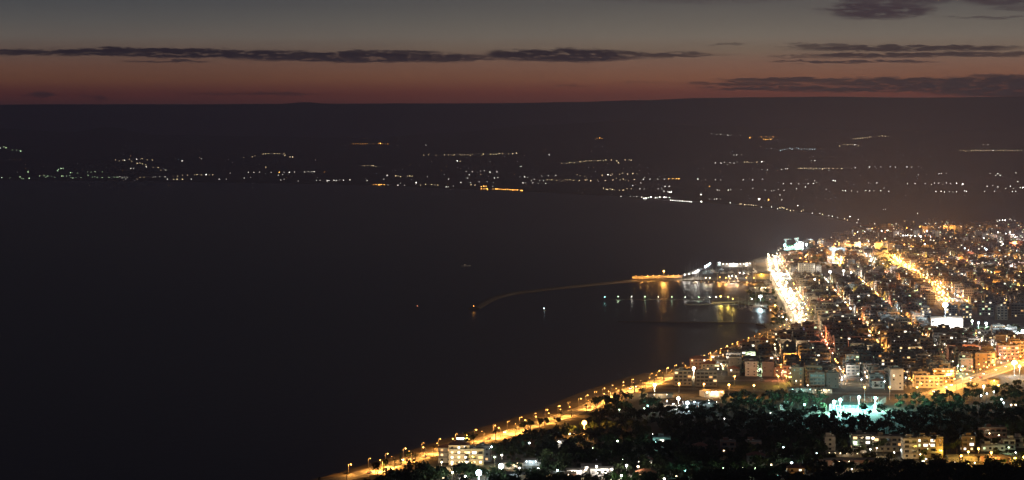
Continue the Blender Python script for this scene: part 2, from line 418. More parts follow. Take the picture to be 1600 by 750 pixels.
# ------------------------------------------------------------------ lamps
LAMP_N = 0; POINTS = []; FAR_LAMP = 3150; dist = MB()
def plight(parent, loc, c, e, r=.35):
    l = bpy.data.lights.new('lamp_light', 'POINT'); l.color = c; l.energy = e; l.shadow_soft_size = r
    return link(l, 'lamp_light', parent, loc)
_lc = {}
def lamp_proto(k, h, r, e, arm):
    key = (k, h, round(r, 2), e, arm)
    if key not in _lc:
        a = MB(); a.tube((0,0,0), (0,0,h), .13, .08, 'steel'); a.box(0,0,0,.5,.5,.4,'concrete')
        if arm: a.tube((0,0,h-.1), (arm,0,h+.25), .07, .06, 'steel', 5)
        b_ = MB(); b_.ball((arm,0,h-.0), r, 'bulb_'+k, 8, 5, .8)
        hd = MB(); hd.box(arm, 0, h+r*.8, r*1.7, r*1.3, .16, 'steel')
        l = bpy.data.lights.new('lamp_light', 'POINT'); l.color = COLS[k]; l.energy = e; l.shadow_soft_size = r
        _lc[key] = (a.mesh('pole'), b_.mesh('lamp_head', True), hd.mesh('lamp_hood'), l)
    return _lc[key]
def bulb_only(mb, p, r, k, pole=True):
    mb.ball(tuple(p), r, k, 6, 4)
    if pole: mb.tube((p.x, p.y, p.z-7), (p.x, p.y, p.z), .12, .1, 'steel', 4, False)
def street_lamp(loc, k='o', h=9.0, r=.7, e=4000, arm=1.6, rz=0.0, label='', group=None, name='street_lamp', hood=True, spot=False):
    global LAMP_N
    if name == 'street_lamp' and group and loc[1] > FAR_LAMP:      # beyond the nearest three hundred
        q = Vector((loc[0]+arm*math.cos(rz), loc[1]+arm*math.sin(rz), loc[2]+h)); bulb_only(dist, q, r, 'bulb_'+k)
        POINTS.append(((q.x, q.y, q.z-r-.25), COLS[k], e/4.5 if loc[1] > 4200 else e/1.5, spot)); return None
    a, b_, hd, l = lamp_proto(k, h, r, e, arm)
    t_ = thing(name, loc, label, 'street lamp' if name == 'street_lamp' else 'floodlight', group, rz)
    link(a, 'pole', t_); q = link(b_, 'lamp_head', t_)
    if hood: link(hd, 'lamp_hood', q)
    if spot:
        l.type = 'SPOT'; sl = bpy.data.lights[l.name]; sl.spot_size = R(150); sl.spot_blend = .6; l = sl
    link(l, 'lamp_light', t_, (arm, 0, h-r-.25)); LAMP_N += 1
    return t_
def lamp_px(x, y, k='W', h=8.0, r=.7, e=3000, label='', group=None, name='street_lamp', arm=0.0):
    p = P(x, y, G0+h); return street_lamp((p.x, p.y, G0), k, h, r, e, arm, 0, label, group, name)

def line_lamps(pts, step, off, k, h, r, e, label, group, arm=1.6, both=True, spot=False, jit=0.0):
    pts = resample(pts, step)
    for i, p in enumerate(pts):
        a = pts[max(0, i-1)]; b_ = pts[min(len(pts)-1, i+1)]; d = (b_-a).normalized(); nrm = Vector((-d.y, d.x, 0)); an = math.atan2(nrm.y, nrm.x)
        if px(p)[1] > 750: continue
        ee = e*rnd.choice([.3, .6, 1, 1.6])
        for s_ in ((-1, 1) if both else (1,)):
            if jit and rnd.random() < .1: continue
            q = p+nrm*(off*s_+rnd.uniform(-jit, jit))+d*rnd.uniform(-jit, jit)*4
            street_lamp((q.x, q.y, G0+.24), k, h, r*(rnd.uniform(.85, 1.2) if not jit else rnd.choice([.4,.6,.9,1.1,1.5])), ee, arm, an+(math.pi if s_*off > 0 else 0), label, group, spot=spot)
line_lamps(SEAROAD, 30, 7.3, 'o', 6.5, .26, 11000, 'sodium street lamp lining the beach side of the seafront road', 'beach side street lamps of the seafront road', both=False, jit=.5)
line_lamps(SEAROAD, 26, -6.2, 'o', 7, .3, 80000, 'sodium street lamp on the inland kerb of the seafront road', 'inland street lamps of the seafront road', both=False, spot=True, jit=.8)
line_lamps(AVE1, 34, 6.5, 'w', 9, .95, 17000, 'warm street lamp on the broad harbour avenue', 'street lamps of the harbour avenue', spot=False, jit=2.4)
line_lamps(AVE1[:7], 36, .4, 'w', 9, 1.0, 40000, 'warm lamp added mid-road to brighten the harbour avenue', 'added mid-road lamps of the harbour avenue', arm=.4, both=False, spot=True, jit=2.5)  # middle lamp row added to fill the avenue with a white band
line_lamps(AVE2, 34, 5, 'o', 9, 1.0, 22000, 'sodium street lamp on the straight town avenue', 'street lamps of the town avenue', jit=2.2)
line_lamps(AVE3, 26, 8.5, 'o', 9, .5, 32000, 'sodium street lamp on the road leaving town', 'street lamps of the road leaving town')

# ------------------------------------------------------------------ cars
def car_proto(paint):
    t_ = thing('car', (0,0,0), 'x', 'car')
    b_ = MB()
    prof = [(-2.1,.35),(-2.1,.8),(-1.9,.95),(-1.35,1.0),(-.9,1.42),(.6,1.45),(1.15,1.0),(1.95,.85),(2.1,.65),(2.1,.35)]
    n = len(prof); i = len(b_.v)
    for s_, wd in ((-1, .85), (1, .85)):
        for x, z in prof: b_.v.append((x, s_*(wd if z < 1.05 else .66), z))
    k = b_.mi(paint)
    for a in range(n): b_.f.append((i+a, i+(a+1)%n, i+n+(a+1)%n, i+n+a)); b_.m.append(k)
    b_.f.append(tuple(range(i, i+n))[::-1]); b_.m.append(k); b_.f.append(tuple(range(i+n, i+2*n))); b_.m.append(k)
    b_.obj('body', t_)
    gl = MB(); gl.poly([(1.12,-.7,1.02),(1.12,.7,1.02),(.66,.62,1.43),(.66,-.62,1.43)], 'glass_dark')
    for s_ in (-1,1): gl.poly([(-1.2,s_*.84,1.02),(.95,s_*.84,1.02),(.55,s_*.7,1.38),(-.85,s_*.7,1.38)], 'glass_dark')
    gl.obj('window', t_)
    for x in (-1.3, 1.3):
        for y in (-.8, .8): MB().tube((x,y-.1,.34),(x,y+.1,.34),.34,.34,'tyre',10).obj('wheel', t_)
    for y in (-.58, .58):
        MB().ball((2.1,y,.68), .22, 'head_lamp', 8, 5).obj('headlight', t_)
        MB().box(-2.12,y,.7,.06,.35,.18,'tail_lamp').obj('tail_light', t_)
    return t_
protos = [car_proto(p) for p in ('car_white','car_dark','car_silver','car_red')]
cn = {'car_white':'white','car_dark':'dark','car_silver':'silver','car_red':'red'}
used = set()
def put_car(p, rz, where, group):
    i = rnd.randrange(4); base = protos[i]; nm = ['white','dark','silver','red'][i]
    label = '%s car with lit headlights %s' % (nm, where)
    if i not in used:
        used.add(i); base.location = p; base.rotation_euler = (0,0,rz); base['label'] = label; base['group'] = nm+' '+group; return
    dup(base, p, rz, label, nm+' '+group)
for pts, step, where, group, hw in ((AVE1, 46, 'driving on the broad harbour avenue', 'cars on the harbour avenue', 3.3), (AVE2, 60, 'driving on the town avenue', 'cars on the town avenue', 2.6),
                                (AVE3, 34, 'driving on the road leaving town', 'cars on the road leaving town', 3), (SEAROAD, 75, 'driving along the seafront road', 'cars on the seafront road', 2.6)):
    rs = resample(pts, step)
    for a, b_ in zip(rs, rs[1:]):
        d = (b_-a).normalized(); nrm = Vector((-d.y, d.x, 0)); an = math.atan2(d.y, d.x)
        for s_ in (-1, 1):
            if rnd.random() < .25: continue
            q = a+(b_-a)*rnd.random()+nrm*hw*s_; put_car((q.x, q.y, G0+.10), an+(math.pi if s_ > 0 else 0), where, group)

# ------------------------------------------------------------------ buildings
def lit_mat(r, p):
    if r.random() > p: return 'glass_dark'
    return r.choice(['win_warm','win_warm','win_white','win_orange','win_green','win_white'])
def building(seed, w_, d_, fl, wall, p=.10, balc=True, tiled=False, parts=False, bands=True):
    """returns list of (name, MB) pieces; front faces -y"""
    r = random.Random(seed); fh = 3.1; h = fl*fh+.4; out = []
    body = MB(); body.box(0, 0, 0, w_, d_, h, wall, top='rooftop'); out.append(('wall', body))
    roof = MB()
    if tiled:
        o = .6; z = h+.01; a, b_ = w_/2+o, d_/2+o; rh = min(w_, d_)*.24
        e = [(-a,-b_,z),(a,-b_,z),(a,b_,z),(-a,b_,z)]; l_ = max(0, (w_-d_)/2); t1, t2 = (-l_,0,z+rh), (l_,0,z+rh)
        roof.poly([e[0],e[1],t2,t1],'tile').poly([e[2],e[3],t1,t2],'tile').poly([e[1],e[2],t2],'tile').poly([e[3],e[0],t1],'tile').poly(e[::-1],'slab')
        roof.box(w_*.22, d_*.1, h+rh*.3, .8, .8, rh*.9, wall)
    else:
        for (cx, cy_, sx, sy) in ((0,-d_/2+.1,w_+.06,.2),(0,d_/2-.1,w_+.06,.2),(-w_/2+.1,0,.2,d_-.44),(w_/2-.1,0,.2,d_-.44)): roof.box(cx, cy_, h+.002, sx, sy, .9, 'slab')
        hx = r.uniform(-.25,.25)*w_; roof.box(hx, r.uniform(-.05,.25)*d_, h+.003, 3.4, 3.8, 2.6, wall, top='rooftop')
        for _ in range(r.randrange(1,4)):
            x = r.uniform(-.4,.4)*w_; y = r.uniform(-.4,-.1)*d_; roof.tube((x-.7,y,h+1.3),(x+.7,y,h+1.3),.35,.35,'paint',8); roof.box(x,y+.1,h+.004,1.5,.1,1.0,'steel')
            roof.poly([(x-.8,y-.9,h+.3),(x+.8,y-.9,h+.3),(x+.8,y-.1,h+1.1),(x-.8,y-.1,h+1.1)],'glass_dark')
        if r.random() < .6: x = r.uniform(-.4,.4)*w_; roof.tube((x,0,h),(x,0,h+3),.05,.04,'steel',4)
    out.append(('roof', roof))
    nb = max(1, int(w_/3.6)); bw = w_/nb
    for f in range(fl):
        z = f*fh+.35
        for i in range(nb):
            x = -w_/2+bw*(i+.5); mm = lit_mat(r, p); ww, wh, z0 = (2.7,2.25,z+.12) if (balc and f > 0 and not tiled) else (1.5,1.4,z+.95)
            q = MB(); q.box(x, -d_/2-.02, z0-.08, ww+.24, .1, wh+.16, 'slab'); q2 = MB().poly([(x-ww/2,-d_/2-.08,z0),(x+ww/2,-d_/2-.08,z0),(x+ww/2,-d_/2-.08,z0+wh),(x-ww/2,-d_/2-.08,z0+wh)], mm)
            out.append(('window', q, q2))
        for sx in (-1, 1):
            for y in (-.25, .25):
                if r.random() < .75:
                    mm = lit_mat(r, p*.7); X0 = sx*(w_/2+.04); y0, y1 = y*d_-.65, y*d_+.65; pts = [(X0,y0,z+1),(X0,y1,z+1),(X0,y1,z+2.3),(X0,y0,z+2.3)]
                    q = MB(); q.box(sx*(w_/2+.0), y*d_, z+.92, .06, 1.5, 1.46, 'slab'); out.append(('window', q, MB().poly(pts if sx > 0 else pts[::-1], mm)))
        if balc and f > 0:
            q = MB(); q.box(0, -d_/2-.85, z-.12, w_*.96, 1.7, .16, 'slab')
            fr = MB(); bx = [(-w_*.48, -.05), (.05, w_*.48)] if r.random() < .5 and not parts else [(-w_*.48, w_*.48)]
            for x0, x1 in bx:
                fr.box((x0+x1)/2, -d_/2-1.66, z+.04, x1-x0, .08, .85, 'slab' if bands else 'rail')
            out.append(('balcony', q, fr))
            if r.random() < p*.9:
                l_ = MB().ball((r.uniform(-.4,.4)*w_, -d_/2-.25, z+2.35), .28, 'dim_'+r.choice('wWWog'), 6, 4); out.append(('wall_lamp', l_))
    if r.random() < .5: out.append(('awning', MB().box(0, -d_/2-1.1, 2.9, w_*.7, 2.0, .12, 'slab')))
    return out
def flat(pieces):
    m_ = MB()
    for p in pieces:
        for q in p[1:]: m_.add(q)
    return m_
WCOL = dict(wall_cream='cream', wall_white='white', wall_ochre='ochre', wall_grey='grey', wall_pink='pinkish', wall_plain='unpainted brown')
NUMW = {1:'single-storey',2:'two-storey',3:'three-storey',4:'four-storey',5:'five-storey',6:'six-storey',7:'seven-storey',8:'eight-storey'}
CNT = dict(apartment_building=0, house=0)
def big_building(loc, rz, w_, d_, fl, wall, label, name='apartment_building', group=None, seed=None, cat=None, **k):
    s_ = seed if seed is not None else rnd.randrange(10**6)
    t_ = thing(name, (loc[0], loc[1], G0), label, cat or name.replace('_', ' '), group, rz)
    for p in building(s_, w_, d_, fl, wall, parts=True, **k):
        o = p[1].obj(p[0], t_)
        if len(p) > 2: p[2].obj({'window':'pane','balcony':'parapet'}[p[0]], o)
    CNT[name] = CNT.get(name, 0)+1
    return t_
def house_at(px_, py_, w_, d_, fl, wall, label, rz=0.0, **k): # px,py = foot of the front wall
    p = P(px_, py_, G0); p = p+Vector((0, d_/2, 0)); return big_building(p, rz, w_, d_, fl, wall, label, **k)

# templates for the town (front faces the sea road side / camera)
TEMPL = {}
def templ(i, wall):
    if (i, wall) not in TEMPL:
        r = random.Random(i*77+5); w_ = [11,13,15,18,12,16,21,14,10,24][i]; d_ = [11,12,13,12,14,12,13,11,10,13][i]; fl = [2,3,4,5,3,4,4,5,2,6][i]
        b_ = flat(building(i*31+len(TEMPL), w_, d_, fl, wall, p=.1, tiled=(i in (0, 8)), bands=(i % 2 == 0)))
        TEMPL[(i, wall)] = [b_, None, w_, d_, fl]
    return TEMPL[(i, wall)]

# exclusion corridors in world space
def near_line(p, pts, dist):
    for a, b_ in zip(pts, pts[1:]):
        ab = b_-a; t_ = max(0, min(1, (p-a).dot(ab)/ab.length_squared))
        if (a+ab*t_-p).length < dist: return True
    return False
TOWN = [(1214,447),(1222,447),(1250,500),(1262,512),(1250,520),(1235,524),(1205,536),(1178,548),(1150,559),(1120,572),(1085,590),(1125,591),(1200,588),(1228,602),(1290,610),(1345,604),(1400,611),(1445,609),(1482,597),(1550,574),(1640,548),
        (1640,404),(1412,404),(1385,402),(1330,402),(1250,401),(1208,401),(1216,420),(1208,428),(1214,436)]
PARK = [[(1442,473),(1640,490),(1640,528),(1560,530),(1500,527),(1448,527)], [(1242,406),(1290,406),(1340,425),(1345,440),(1290,440),(1242,436)],
        [(1350,408),(1392,408),(1425,433),(1360,428)], [(1122,588),(1200,588),(1240,596),(1120,605)], [(1300,590),(1350,586),(1350,612),(1300,614)]]
K = (AVE1[-1]-AVE1[0]).normalized(); N_ = Vector((K.y, -K.x, 0)); O_ = AVE1[0]
streets = MB(); town = MB(); lots = []
street_c = {}
BW, BL, SW = 44.0, 58.0, 9.0
for bi in range(-8, 14):
    for bj in range(-16, 42):
        o = O_+N_*(18+bi*(BW+SW))+K*(bj*(BL+SW)); c = o+N_*BW/2+K*BL/2; cp = px(c)
        if not inside(cp, TOWN) and not inside(px(o+N_*BW/2), TOWN): continue
        for (a, b_) in ((o-N_*SW, o+K*BL-N_*SW*0-N_*SW*0), (0, 0)): pass
        # streets on two sides of the block
        def strip(a0, d1, l1, d2, l2):
            pts = [a0, a0+d1*l1, a0+d1*l1+d2*l2, a0+d2*l2]
            if all(inside(px(q), TOWN) for q in pts): streets.poly([(q.x, q.y, G0+.05) for q in pts], 'asphalt')
        strip(o-N_*SW, N_, SW, K, BL); strip(o-K*SW-N_*SW, N_, BW+SW, K, SW)
        nx, ny = 3, 5
        for ix in range(nx):
            for iy in range(ny):
                if rnd.random() < .10: continue
                p = o+N_*(BW*(ix+.5)/nx+rnd.uniform(-1,1))+K*(BL*(iy+.5)/ny+rnd.uniform(-1,1)); q = px(p)
                if not inside(q, TOWN) or any(inside(q, z_) for z_ in PARK): continue
                if near_line(p, AVE1, 14) or near_line(p, AVE2, 12.5) or near_line(p, AVE3, 22) or near_line(p, SEAROAD, 22) or near_line(p, ROADG, 16) or near_line(p, ROADH, 14): continue
                lots.append((p, q))
tag(streets.obj('streets'), 'asphalt streets between the town blocks', 'streets', kind='structure')
ang = math.atan2(N_.y, N_.x)
lots.sort(key=lambda t_: t_[0].y)
wn = [a[0] for a in walls]
def zone(q):
    x, y = q
    if y > 560: return ('beside the cross road at the near edge of town', 'edge') if x > 1230 else ('between the seafront road and the empty field', 'shore')
    if y > 520: return ('near the shore end of the harbour avenue', 'avenue') if x < 1330 else ('below the floodlit sports hall', 'hall')
    if y > 470: return ('right of the broad harbour avenue', 'avenue') if x < 1380 else ('around the floodlit sports hall', 'hall')
    return ('behind the pale hotel block', 'hotel') if x < 1380 else ('beyond the straight town avenue', 'far avenue')
npx = 0
for i, (p, q) in enumerate(lots):
    if rnd.random() < .07: continue     # gardens with trees
    ti = rnd.choice([0,1,2,3,4,5,7,8,1,2,4,5]); wl = rnd.choice(wn+['wall_plain','wall_grey'])
    b_, me_, w_, d_, fl = templ(ti, wl); a = ang+rnd.choice([0,0,0,math.pi/2,-math.pi/2])+rnd.uniform(-.06,.06)
    s_ = min(1, 13/w_); sz = rnd.uniform(.7, 1.08)
    if CNT['apartment_building'] < 215:
        if TEMPL[(ti, wl)][1] is None: TEMPL[(ti, wl)][1] = b_.mesh('apartment_building')
        nm = 'house' if fl <= 2 else 'apartment_building'
        o = link(TEMPL[(ti, wl)][1], nm, None, (p.x, p.y, G0), a); o.scale = (s_, min(1, 10.8/d_), sz)
        zt, zg = zone(q)
        kind = 'house' if fl <= 2 else 'apartment block'
        tag(o, '%s %s %s %s' % (NUMW[fl], WCOL[wl], kind, zt), kind, '%s %s %ss %s' % (NUMW[fl], WCOL[wl], kind, zt))
        CNT[nm] += 1
    else: town.add(b_, (p.x, p.y, G0), a, (s_, min(1, 10.8/d_), sz))
print('LOTS', len(lots), CNT)
# thinner town beyond
FARTOWN = [(1220,390),(1290,378),(1318,367),(1345,356),(1420,350),(1640,346),(1640,404),(1215,402)]
n = 0
while n < 520:
    x, y = rnd.uniform(1215, 1640), rnd.uniform(349, 404)
    if not inside((x, y), FARTOWN): continue
    if 392 < y < 402 and x < 1400 and rnd.random() < .6: continue
    b_ = templ(rnd.choice([0,1,2,4,7,8]), rnd.choice(wn))[0]; p = P(x, y, G0); town.add(b_, (p.x, p.y, G0), ang+rnd.uniform(-.3,.3)); n += 1
tag(town.obj('distant_buildings'), 'dense mass of low apartment blocks filling the far part of town', 'buildings', kind='stuff')

# ------------------------------------------------------------------ lights scattered in the town
mixc = 'ooooooowwwwWWcgrry'
cnt_l = 0
for bi in range(-8, 14):
    for bj in range(-16, 42):
        base = O_+N_*(18+bi*(BW+SW))+K*(bj*(BL+SW))
        stc = rnd.choice(mixc)
        for k_ in range(3):
            p = base-N_*4+K*(BL*(k_+.2)/3*1.1) if rnd.random() < .6 else base-K*4+N_*(BW*rnd.random())
            q = px(p)
            if not inside(q, TOWN) or any(inside(q, z_) for z_ in PARK[:2]) or near_line(p, AVE1, 14): continue
            if rnd.random() < .22: continue
            kc = stc if rnd.random() < .7 else rnd.choice(mixc); e = rnd.choice([400, 900, 2000, 5000, 12000])*(2.2 if q[1] > 520 else 2.0)
            if p.y < FAR_LAMP-550:
                zt, zg = zone(q)
                street_lamp((p.x, p.y, G0), kc, 7, rnd.uniform(.35,.55), e, .9, rnd.uniform(0,6), {'o':'sodium','w':'warm','W':'white','c':'cool white','g':'greenish','r':'deep orange','y':'yellow'}[kc]+' side street lamp '+zt, {'o':'sodium','w':'warm','W':'white','c':'cool white','g':'greenish','r':'deep orange','y':'yellow'}[kc]+' side street lamps '+zt)
            else:
                bulb_only(dist, Vector((p.x, p.y, G0+7)), rnd.uniform(.35,.7), 'bulb_'+kc)
                POINTS.append(((p.x, p.y, G0+6), COLS[kc], e))
            cnt_l += 1
print('LAMPS', LAMP_N, cnt_l)

# ------------------------------------------------------------------ far lights
FAR = {
 'g1': "2,231 7,230 10,231 20,234 26,235 33,236 3,277 16,278 31,276 33,279 37,279 44,269 46,278 48,276 62,275 69,274 72,277 75,275 81,275 86,277 90,267 92,264 96,263 99,263 97,275 100,275 104,275 109,274 110,270 113,270 111,278 114,278 119,277 121,270 127,277 137,269 143,269 149,268 160,268 138,274 148,276 144,277 152,277 160,277 170,277 178,277 183,277",
 'W1': "188,276 191,278 194,277 199,277 197,280 205,263 209,263 239,276 243,276 250,276 258,276 262,280 285,251 299,280 315,248 343,280 354,280 360,270 388,269 397,269 406,269 424,269 444,269 452,269 460,269 435,274 442,273 450,273 382,278 392,277 439,281 444,280 466,283 476,269 482,268 487,268 491,268 494,282 500,282 511,282 514,282 522,282 526,282 530,281 537,281 547,281 574,282 605,274 600,280 606,289 622,289 632,289 626,286 668,276 695,273 701,280 720,285 728,268 738,268 733,273 730,278 735,285 749,284 761,284 770,285 751,267 757,267 759,269 766,269 776,268 773,278 778,277 770,291 665,227 766,253 814,260 858,242 697,292 700,292 708,291 710,291 817,286 821,286 823,286 820,276 824,277 812,276 830,282 835,280 833,286 841,286 843,282 847,275 849,282 853,287 857,275 868,274 1005,280 1007,277 1016,280 1028,280 1038,280 1000,295 1006,295 1001,286 989,290 1028,295 1034,295 1039,291 1045,291 970,307 985,307 990,307 995,307 1112,209 1119,210 1126,210 1137,211 1142,211 1205,232 1146,242 1151,242 1158,242 1159,240 1118,254 1126,255 1132,254 1137,257 1140,254 1147,255 1152,253 1190,265 1199,265 1267,251 1273,251 1221,265 1227,264 1230,264 1336,262 1102,281 1118,281 1126,281 1161,281 1176,281 1191,280 1121,297 1124,297 1138,297 1142,297 1176,294 1195,297 1205,298 1209,298 1216,296 1225,297 1224,287 1236,287 1248,287 1245,295 1258,292 1263,287 1271,287 1273,282 1276,285 1291,296 1219,305 1222,312 1108,311 1116,311 1120,311 1126,311 1141,317 1317,298 1321,298 1331,298 1340,300 1536,226 1543,226 1358,261 1368,261 1376,261 1391,261 1399,261 1424,261 1435,273 1467,271 1470,271 1478,271 1547,271 1556,274 1587,270 1357,286 1370,286 1418,287 1430,287 1446,287 1456,288 1460,286 1466,286 1473,288 1479,286 1485,287 1353,298 1359,298 1366,298 1376,298 1381,294 1462,299 1470,299 1476,300 1483,300 1489,300 1494,300 1507,298 1539,299 1554,299 1542,291 1551,290 1559,292 1571,294 1579,291 1583,294 1582,299 1587,299 1590,284 1594,293 1380,327 1384,327 1434,333 1557,344 1581,344 1586,344 1206,323 1215,326 1269,333 1281,333 1295,337 1300,338 1309,340 1341,343 1339,348 1295,266 1281,263",
 'w1': "181,250 186,251 192,250 202,249 206,252 219,249 222,248 230,250 238,250 215,255 219,255 223,256 228,257 240,262 247,262 252,266 215,280 219,277 225,277 272,280 277,280 285,280 278,275 286,274 293,274 304,273 308,273 315,273 327,273 333,273 381,246 394,245 398,243 412,241 415,240 420,240 429,240 433,240 437,240 444,240 445,243 453,245 457,245 415,261 566,259 570,259 575,259 580,259 583,259 588,260 619,275 622,275 626,276 625,277 637,275 640,275 644,275 657,289 659,289 665,288 674,288 680,289 684,289 736,289 742,289 744,291 751,272 662,242 670,242 681,243 695,242 700,242 705,242 710,242 719,242 722,242 726,242 731,242 735,243 738,241 747,241 752,243 755,241 767,241 771,241 775,241 780,240 786,240 795,240 801,240 807,239 719,252 855,281 859,281 862,281 870,282 872,284 880,282 883,280 886,281 891,281 896,282 905,282 914,281 917,281 923,282 934,281 946,282 957,281 963,279 969,281 974,280 978,281 982,282 991,281 993,280 902,273 906,274 914,275 941,274 954,274 957,272 968,272 973,271 980,272 989,271 995,272 878,255 885,255 890,254 893,254 898,254 900,254 906,253 909,252.5 912,252 915,251.5 921,251 924,251 929,251 934,251 938,251 943,251 947,250 955,250 964,251 966,254 977,250 983,250 986,250 943,294 947,296 950,296 953,295 957,296 960,297 968,297 974,297 980,295 981,297 986,295 1247,263 1250,263 1253,263 1257,263 1260,263 1264,264 1267,263 1271,264 1275,263 1285,264 1288,263 1291,263 1295,263 1301,263 1308,263 1315,263 1155,319 1158,319 1163,320 1167,320 1170,320 1174,320 1177,321 1181,321 1219,325 1222,324 1225,325 1229,327 1235,329 1240,329 1252,330 1255,328 1285,335 1320,342 1324,344 1163,253 1167,253 1170,254 1174,254 1182,253 1194,253 1312,228 1318,226 1324,226 1328,226 1332,226 1341,228 1333,217 1336,217 1340,216 1344,216 1348,216 1351,215 1355,215 1359,214 1362,214 1373,213 1378,213 1383,213 1388,213 1500,235 1505,235 1508,236 1517,235 1521,235 1524,235 1528,235 1532,235 1536,235 1540,235 1545,235 1559,235 1562,235 1567,235 1570,234 1574,235 1578,235 1582,235 1589,235 1596,235",
 'o1': "552,224.5 556,224.5 559,224.5 563,225 567,225 571,224.5 584,225 592,224.5 598,225 602,225 606,224.5 933,216.5 940,216 1175,214 1185,215 1190,214 1193,218 1200,218 1197,214 1202,214 1208,214 1212,214 507,269",
 'o2': "584,288.5 588,288.5 592,288.5 596,288.5 600,288.5 574,224.5 595,224.5 752,295 755,295 758,295 761,295 752,291 756,291 760,291 770,295 772,294.8 775,295 778,295 781,295.5 784,295.8 787,296 790,296 793,296 797,296.3 801,296.6 805,296.5 809,297 813,297.5 816,297.5 1045,279 1052,279 1057,279 1061,279 1108,291 1196,218 1204,218 1171,215 937,216 436,269",
 'W2': "195,250 214,249 229,261 259,266 322,273 650,285 715,251 950,273 1090,280 1096,304 1037,299 1043,299 1046,300 1049,300 1002,308 1004,310 1006,310 1009,310 1013,309 1017,308 1024,309 1027,309 1031,308 1038,308 1041,308 1046,309 1048,313 1051,313.2 1055,313.5 1058,314 1062,314 1066,314.4 1069,314.6 1073,315 1077,315.2 1080,315.5 1096,315 1190,253 1302,282 1305,283 1190,324 1247,321 1328,338 1335,226 1551,235 1417,261 1559,271 1562,274 1495,286 1389,299 1510,299 1599,293 1562,344 1566,344 1571,344",
 'c1': "1219,235 1222,234 1226,233 1230,233 1234,232 1238,233 1244,231 1248,232 1252,233 1256,232 1261,233 1265,233 1269,233 1273,233",
 'W3': "1186,311 1504,288 1448,361 1535,366 1590,370 1598,364 1586,371", 'o3': "1201,312 1587,378",
 'W4': "1340,363 1343,363 1351,362 1378,361 1386,360 1385,371 1411,368 1415,368 1418,368 1424,368 1430,369 1438,369 1478,363 1492,368 1501,366 1506,367 1510,367 1515,366 1508,371 1523,371 1552,368 1559,363 1565,369 1572,365 1578,363 1593,368 1421,403 1430,397 1484,394 1484,402 1542,406 1548,406 1575,407 1567,381 1563,385 1445,382",
 'c4': "1508,388 1513,391 1523,388 1538,388 1541,390 1552,388 1550,392 1524,394 1575,396 1589,392 1589,396 1562,384 1565,383 1290,390 1296,390 1302,390 1309,390 1290.5,389",
 'o4': "1363,357 1367,354 1396,354 1405,354 1417,356 1438,354 1450,354 1457,354 1470,354 1472,354.5 1475,353.5 1478,354 1480,355 1482,354 1484,355 1495,354 1497,354.6 1500,355 1429,383 1433,384 1378,358 1388,357 1351,378 1354,377 1302,382 1305,381 1308,380 1312,382 1321,376 1322,377 1326,382 1316,381 1333,383 1375,379 1372,380 1368,383 1378,377 1382,380 1386,381 1390,383 1396,382 1400,380 1405,381 1410,383 1413,382 1420,379 1364,384 1344,383 1340,384 1347,382 1262,398 1258,401 1251,403 1235,398 1213,400 1206,404 1267,399 1284,398 1340,394 1398,396 1403,397 1411,404 1421,380 1425,381 1430,382 1587,379 1583,379 1591,378 1484,407 1478,405",
}
SIZ = {'1': (2.5, 'far_'), '2': (2.9, 'glare_'), '3': (5.5, 'glare_'), '4': (1.6, 'bulb_')}
for key, s_ in FAR.items():
    lx = ly = -99
    for it in s_.split():
        x, y = map(float, it.split(',')); r0, pre = SIZ[key[1]]
        if abs(x-lx) < (2.9 if key[1] == '1' else 2.6) and abs(y-ly) < 2.5 and key[1] != '4': continue
        lx, ly = x, y
        x += rnd.uniform(-.5, .5); y += rnd.uniform(-.3, .3)
        if key[1] == '1' and rnd.random() < .4: pre = 'faint_'
        if key[1] == '2' and rnd.random() < .3: pre = 'far_'
        p = hitfar(x, y, 6); D = p.y
        r = r0*D/20000 if key[1] != '4' else r0*D/7000
        dist.ball(tuple(p), r*rnd.uniform(.65, 1.15), pre+key[0], 6, 4)
for _ in range(170):   # fine speckle over the far town
    x, y = rnd.uniform(1230, 1640), rnd.triangular(348, 404, 366)
    if not inside((x, y), FARTOWN): continue
    p = P(x, y, G0+7); bulb_only(dist, p, rnd.uniform(.5, 1.1), rnd.choice(['bulb_','dim_','dim_'])+rnd.choice(mixc))
# orange pools and white pools of the far town
for x, y, k, e, h in [(1302,382,'o',50000,12),(1321,380,'o',60000,14),(1344,383,'w',50000,12),(1366,383,'o',60000,14),(1390,383,'o',60000,14),(1412,383,'o',60000,14),(1475,355,'o',90000,14),(1498,356,'o',60000,14),(1587,379,'r',50000,10),
                      (1590,372,'W',50000,12),(1303,391,'c',30000,10),(1400,408,'o',15000,10),(1389,414,'o',15000,10),(1262,400,'o',30000,10),(1214,403,'o',30000,10),(1561,416,'W',30000,10),(1448,368,'W',40000,10)]:
    p = P(x, y, G0+h); POINTS.append(((p.x, p.y, p.z), COLS[k], e))
#@@PART2
# ------------------------------------------------------------------ harbour
def rocks(name, pts, wd, hgt, label, seed=3):
    mb = MB(); r = random.Random(seed); pts = resample(pts, 4.0); prev = None
    for i, p in enumerate(pts):
        a = pts[max(0, i-1)]; b_ = pts[min(len(pts)-1, i+1)]; d = (b_-a).normalized(); nrm = Vector((-d.y, d.x, 0))
        row = []
        for k_, (o, z) in enumerate(((-1,-.3),(-.75,.45),(-.4,.9),(0,1),(.4,.9),(.75,.45),(1,-.3))):
            q = p+nrm*(o*wd/2+r.uniform(-.5,.5)*(wd/12)); row.append((q.x, q.y, hgt*z+r.uniform(-.3,.3)*(hgt/4)))
        if prev:
            for k_ in range(6): mb.poly([prev[k_], prev[k_+1], row[k_+1], row[k_]], 'rock')
        else: mb.poly(row, 'rock')
        prev = row
    mb.poly(prev[::-1], 'rock')
    return tag(mb.obj(name), label, 'breakwater')
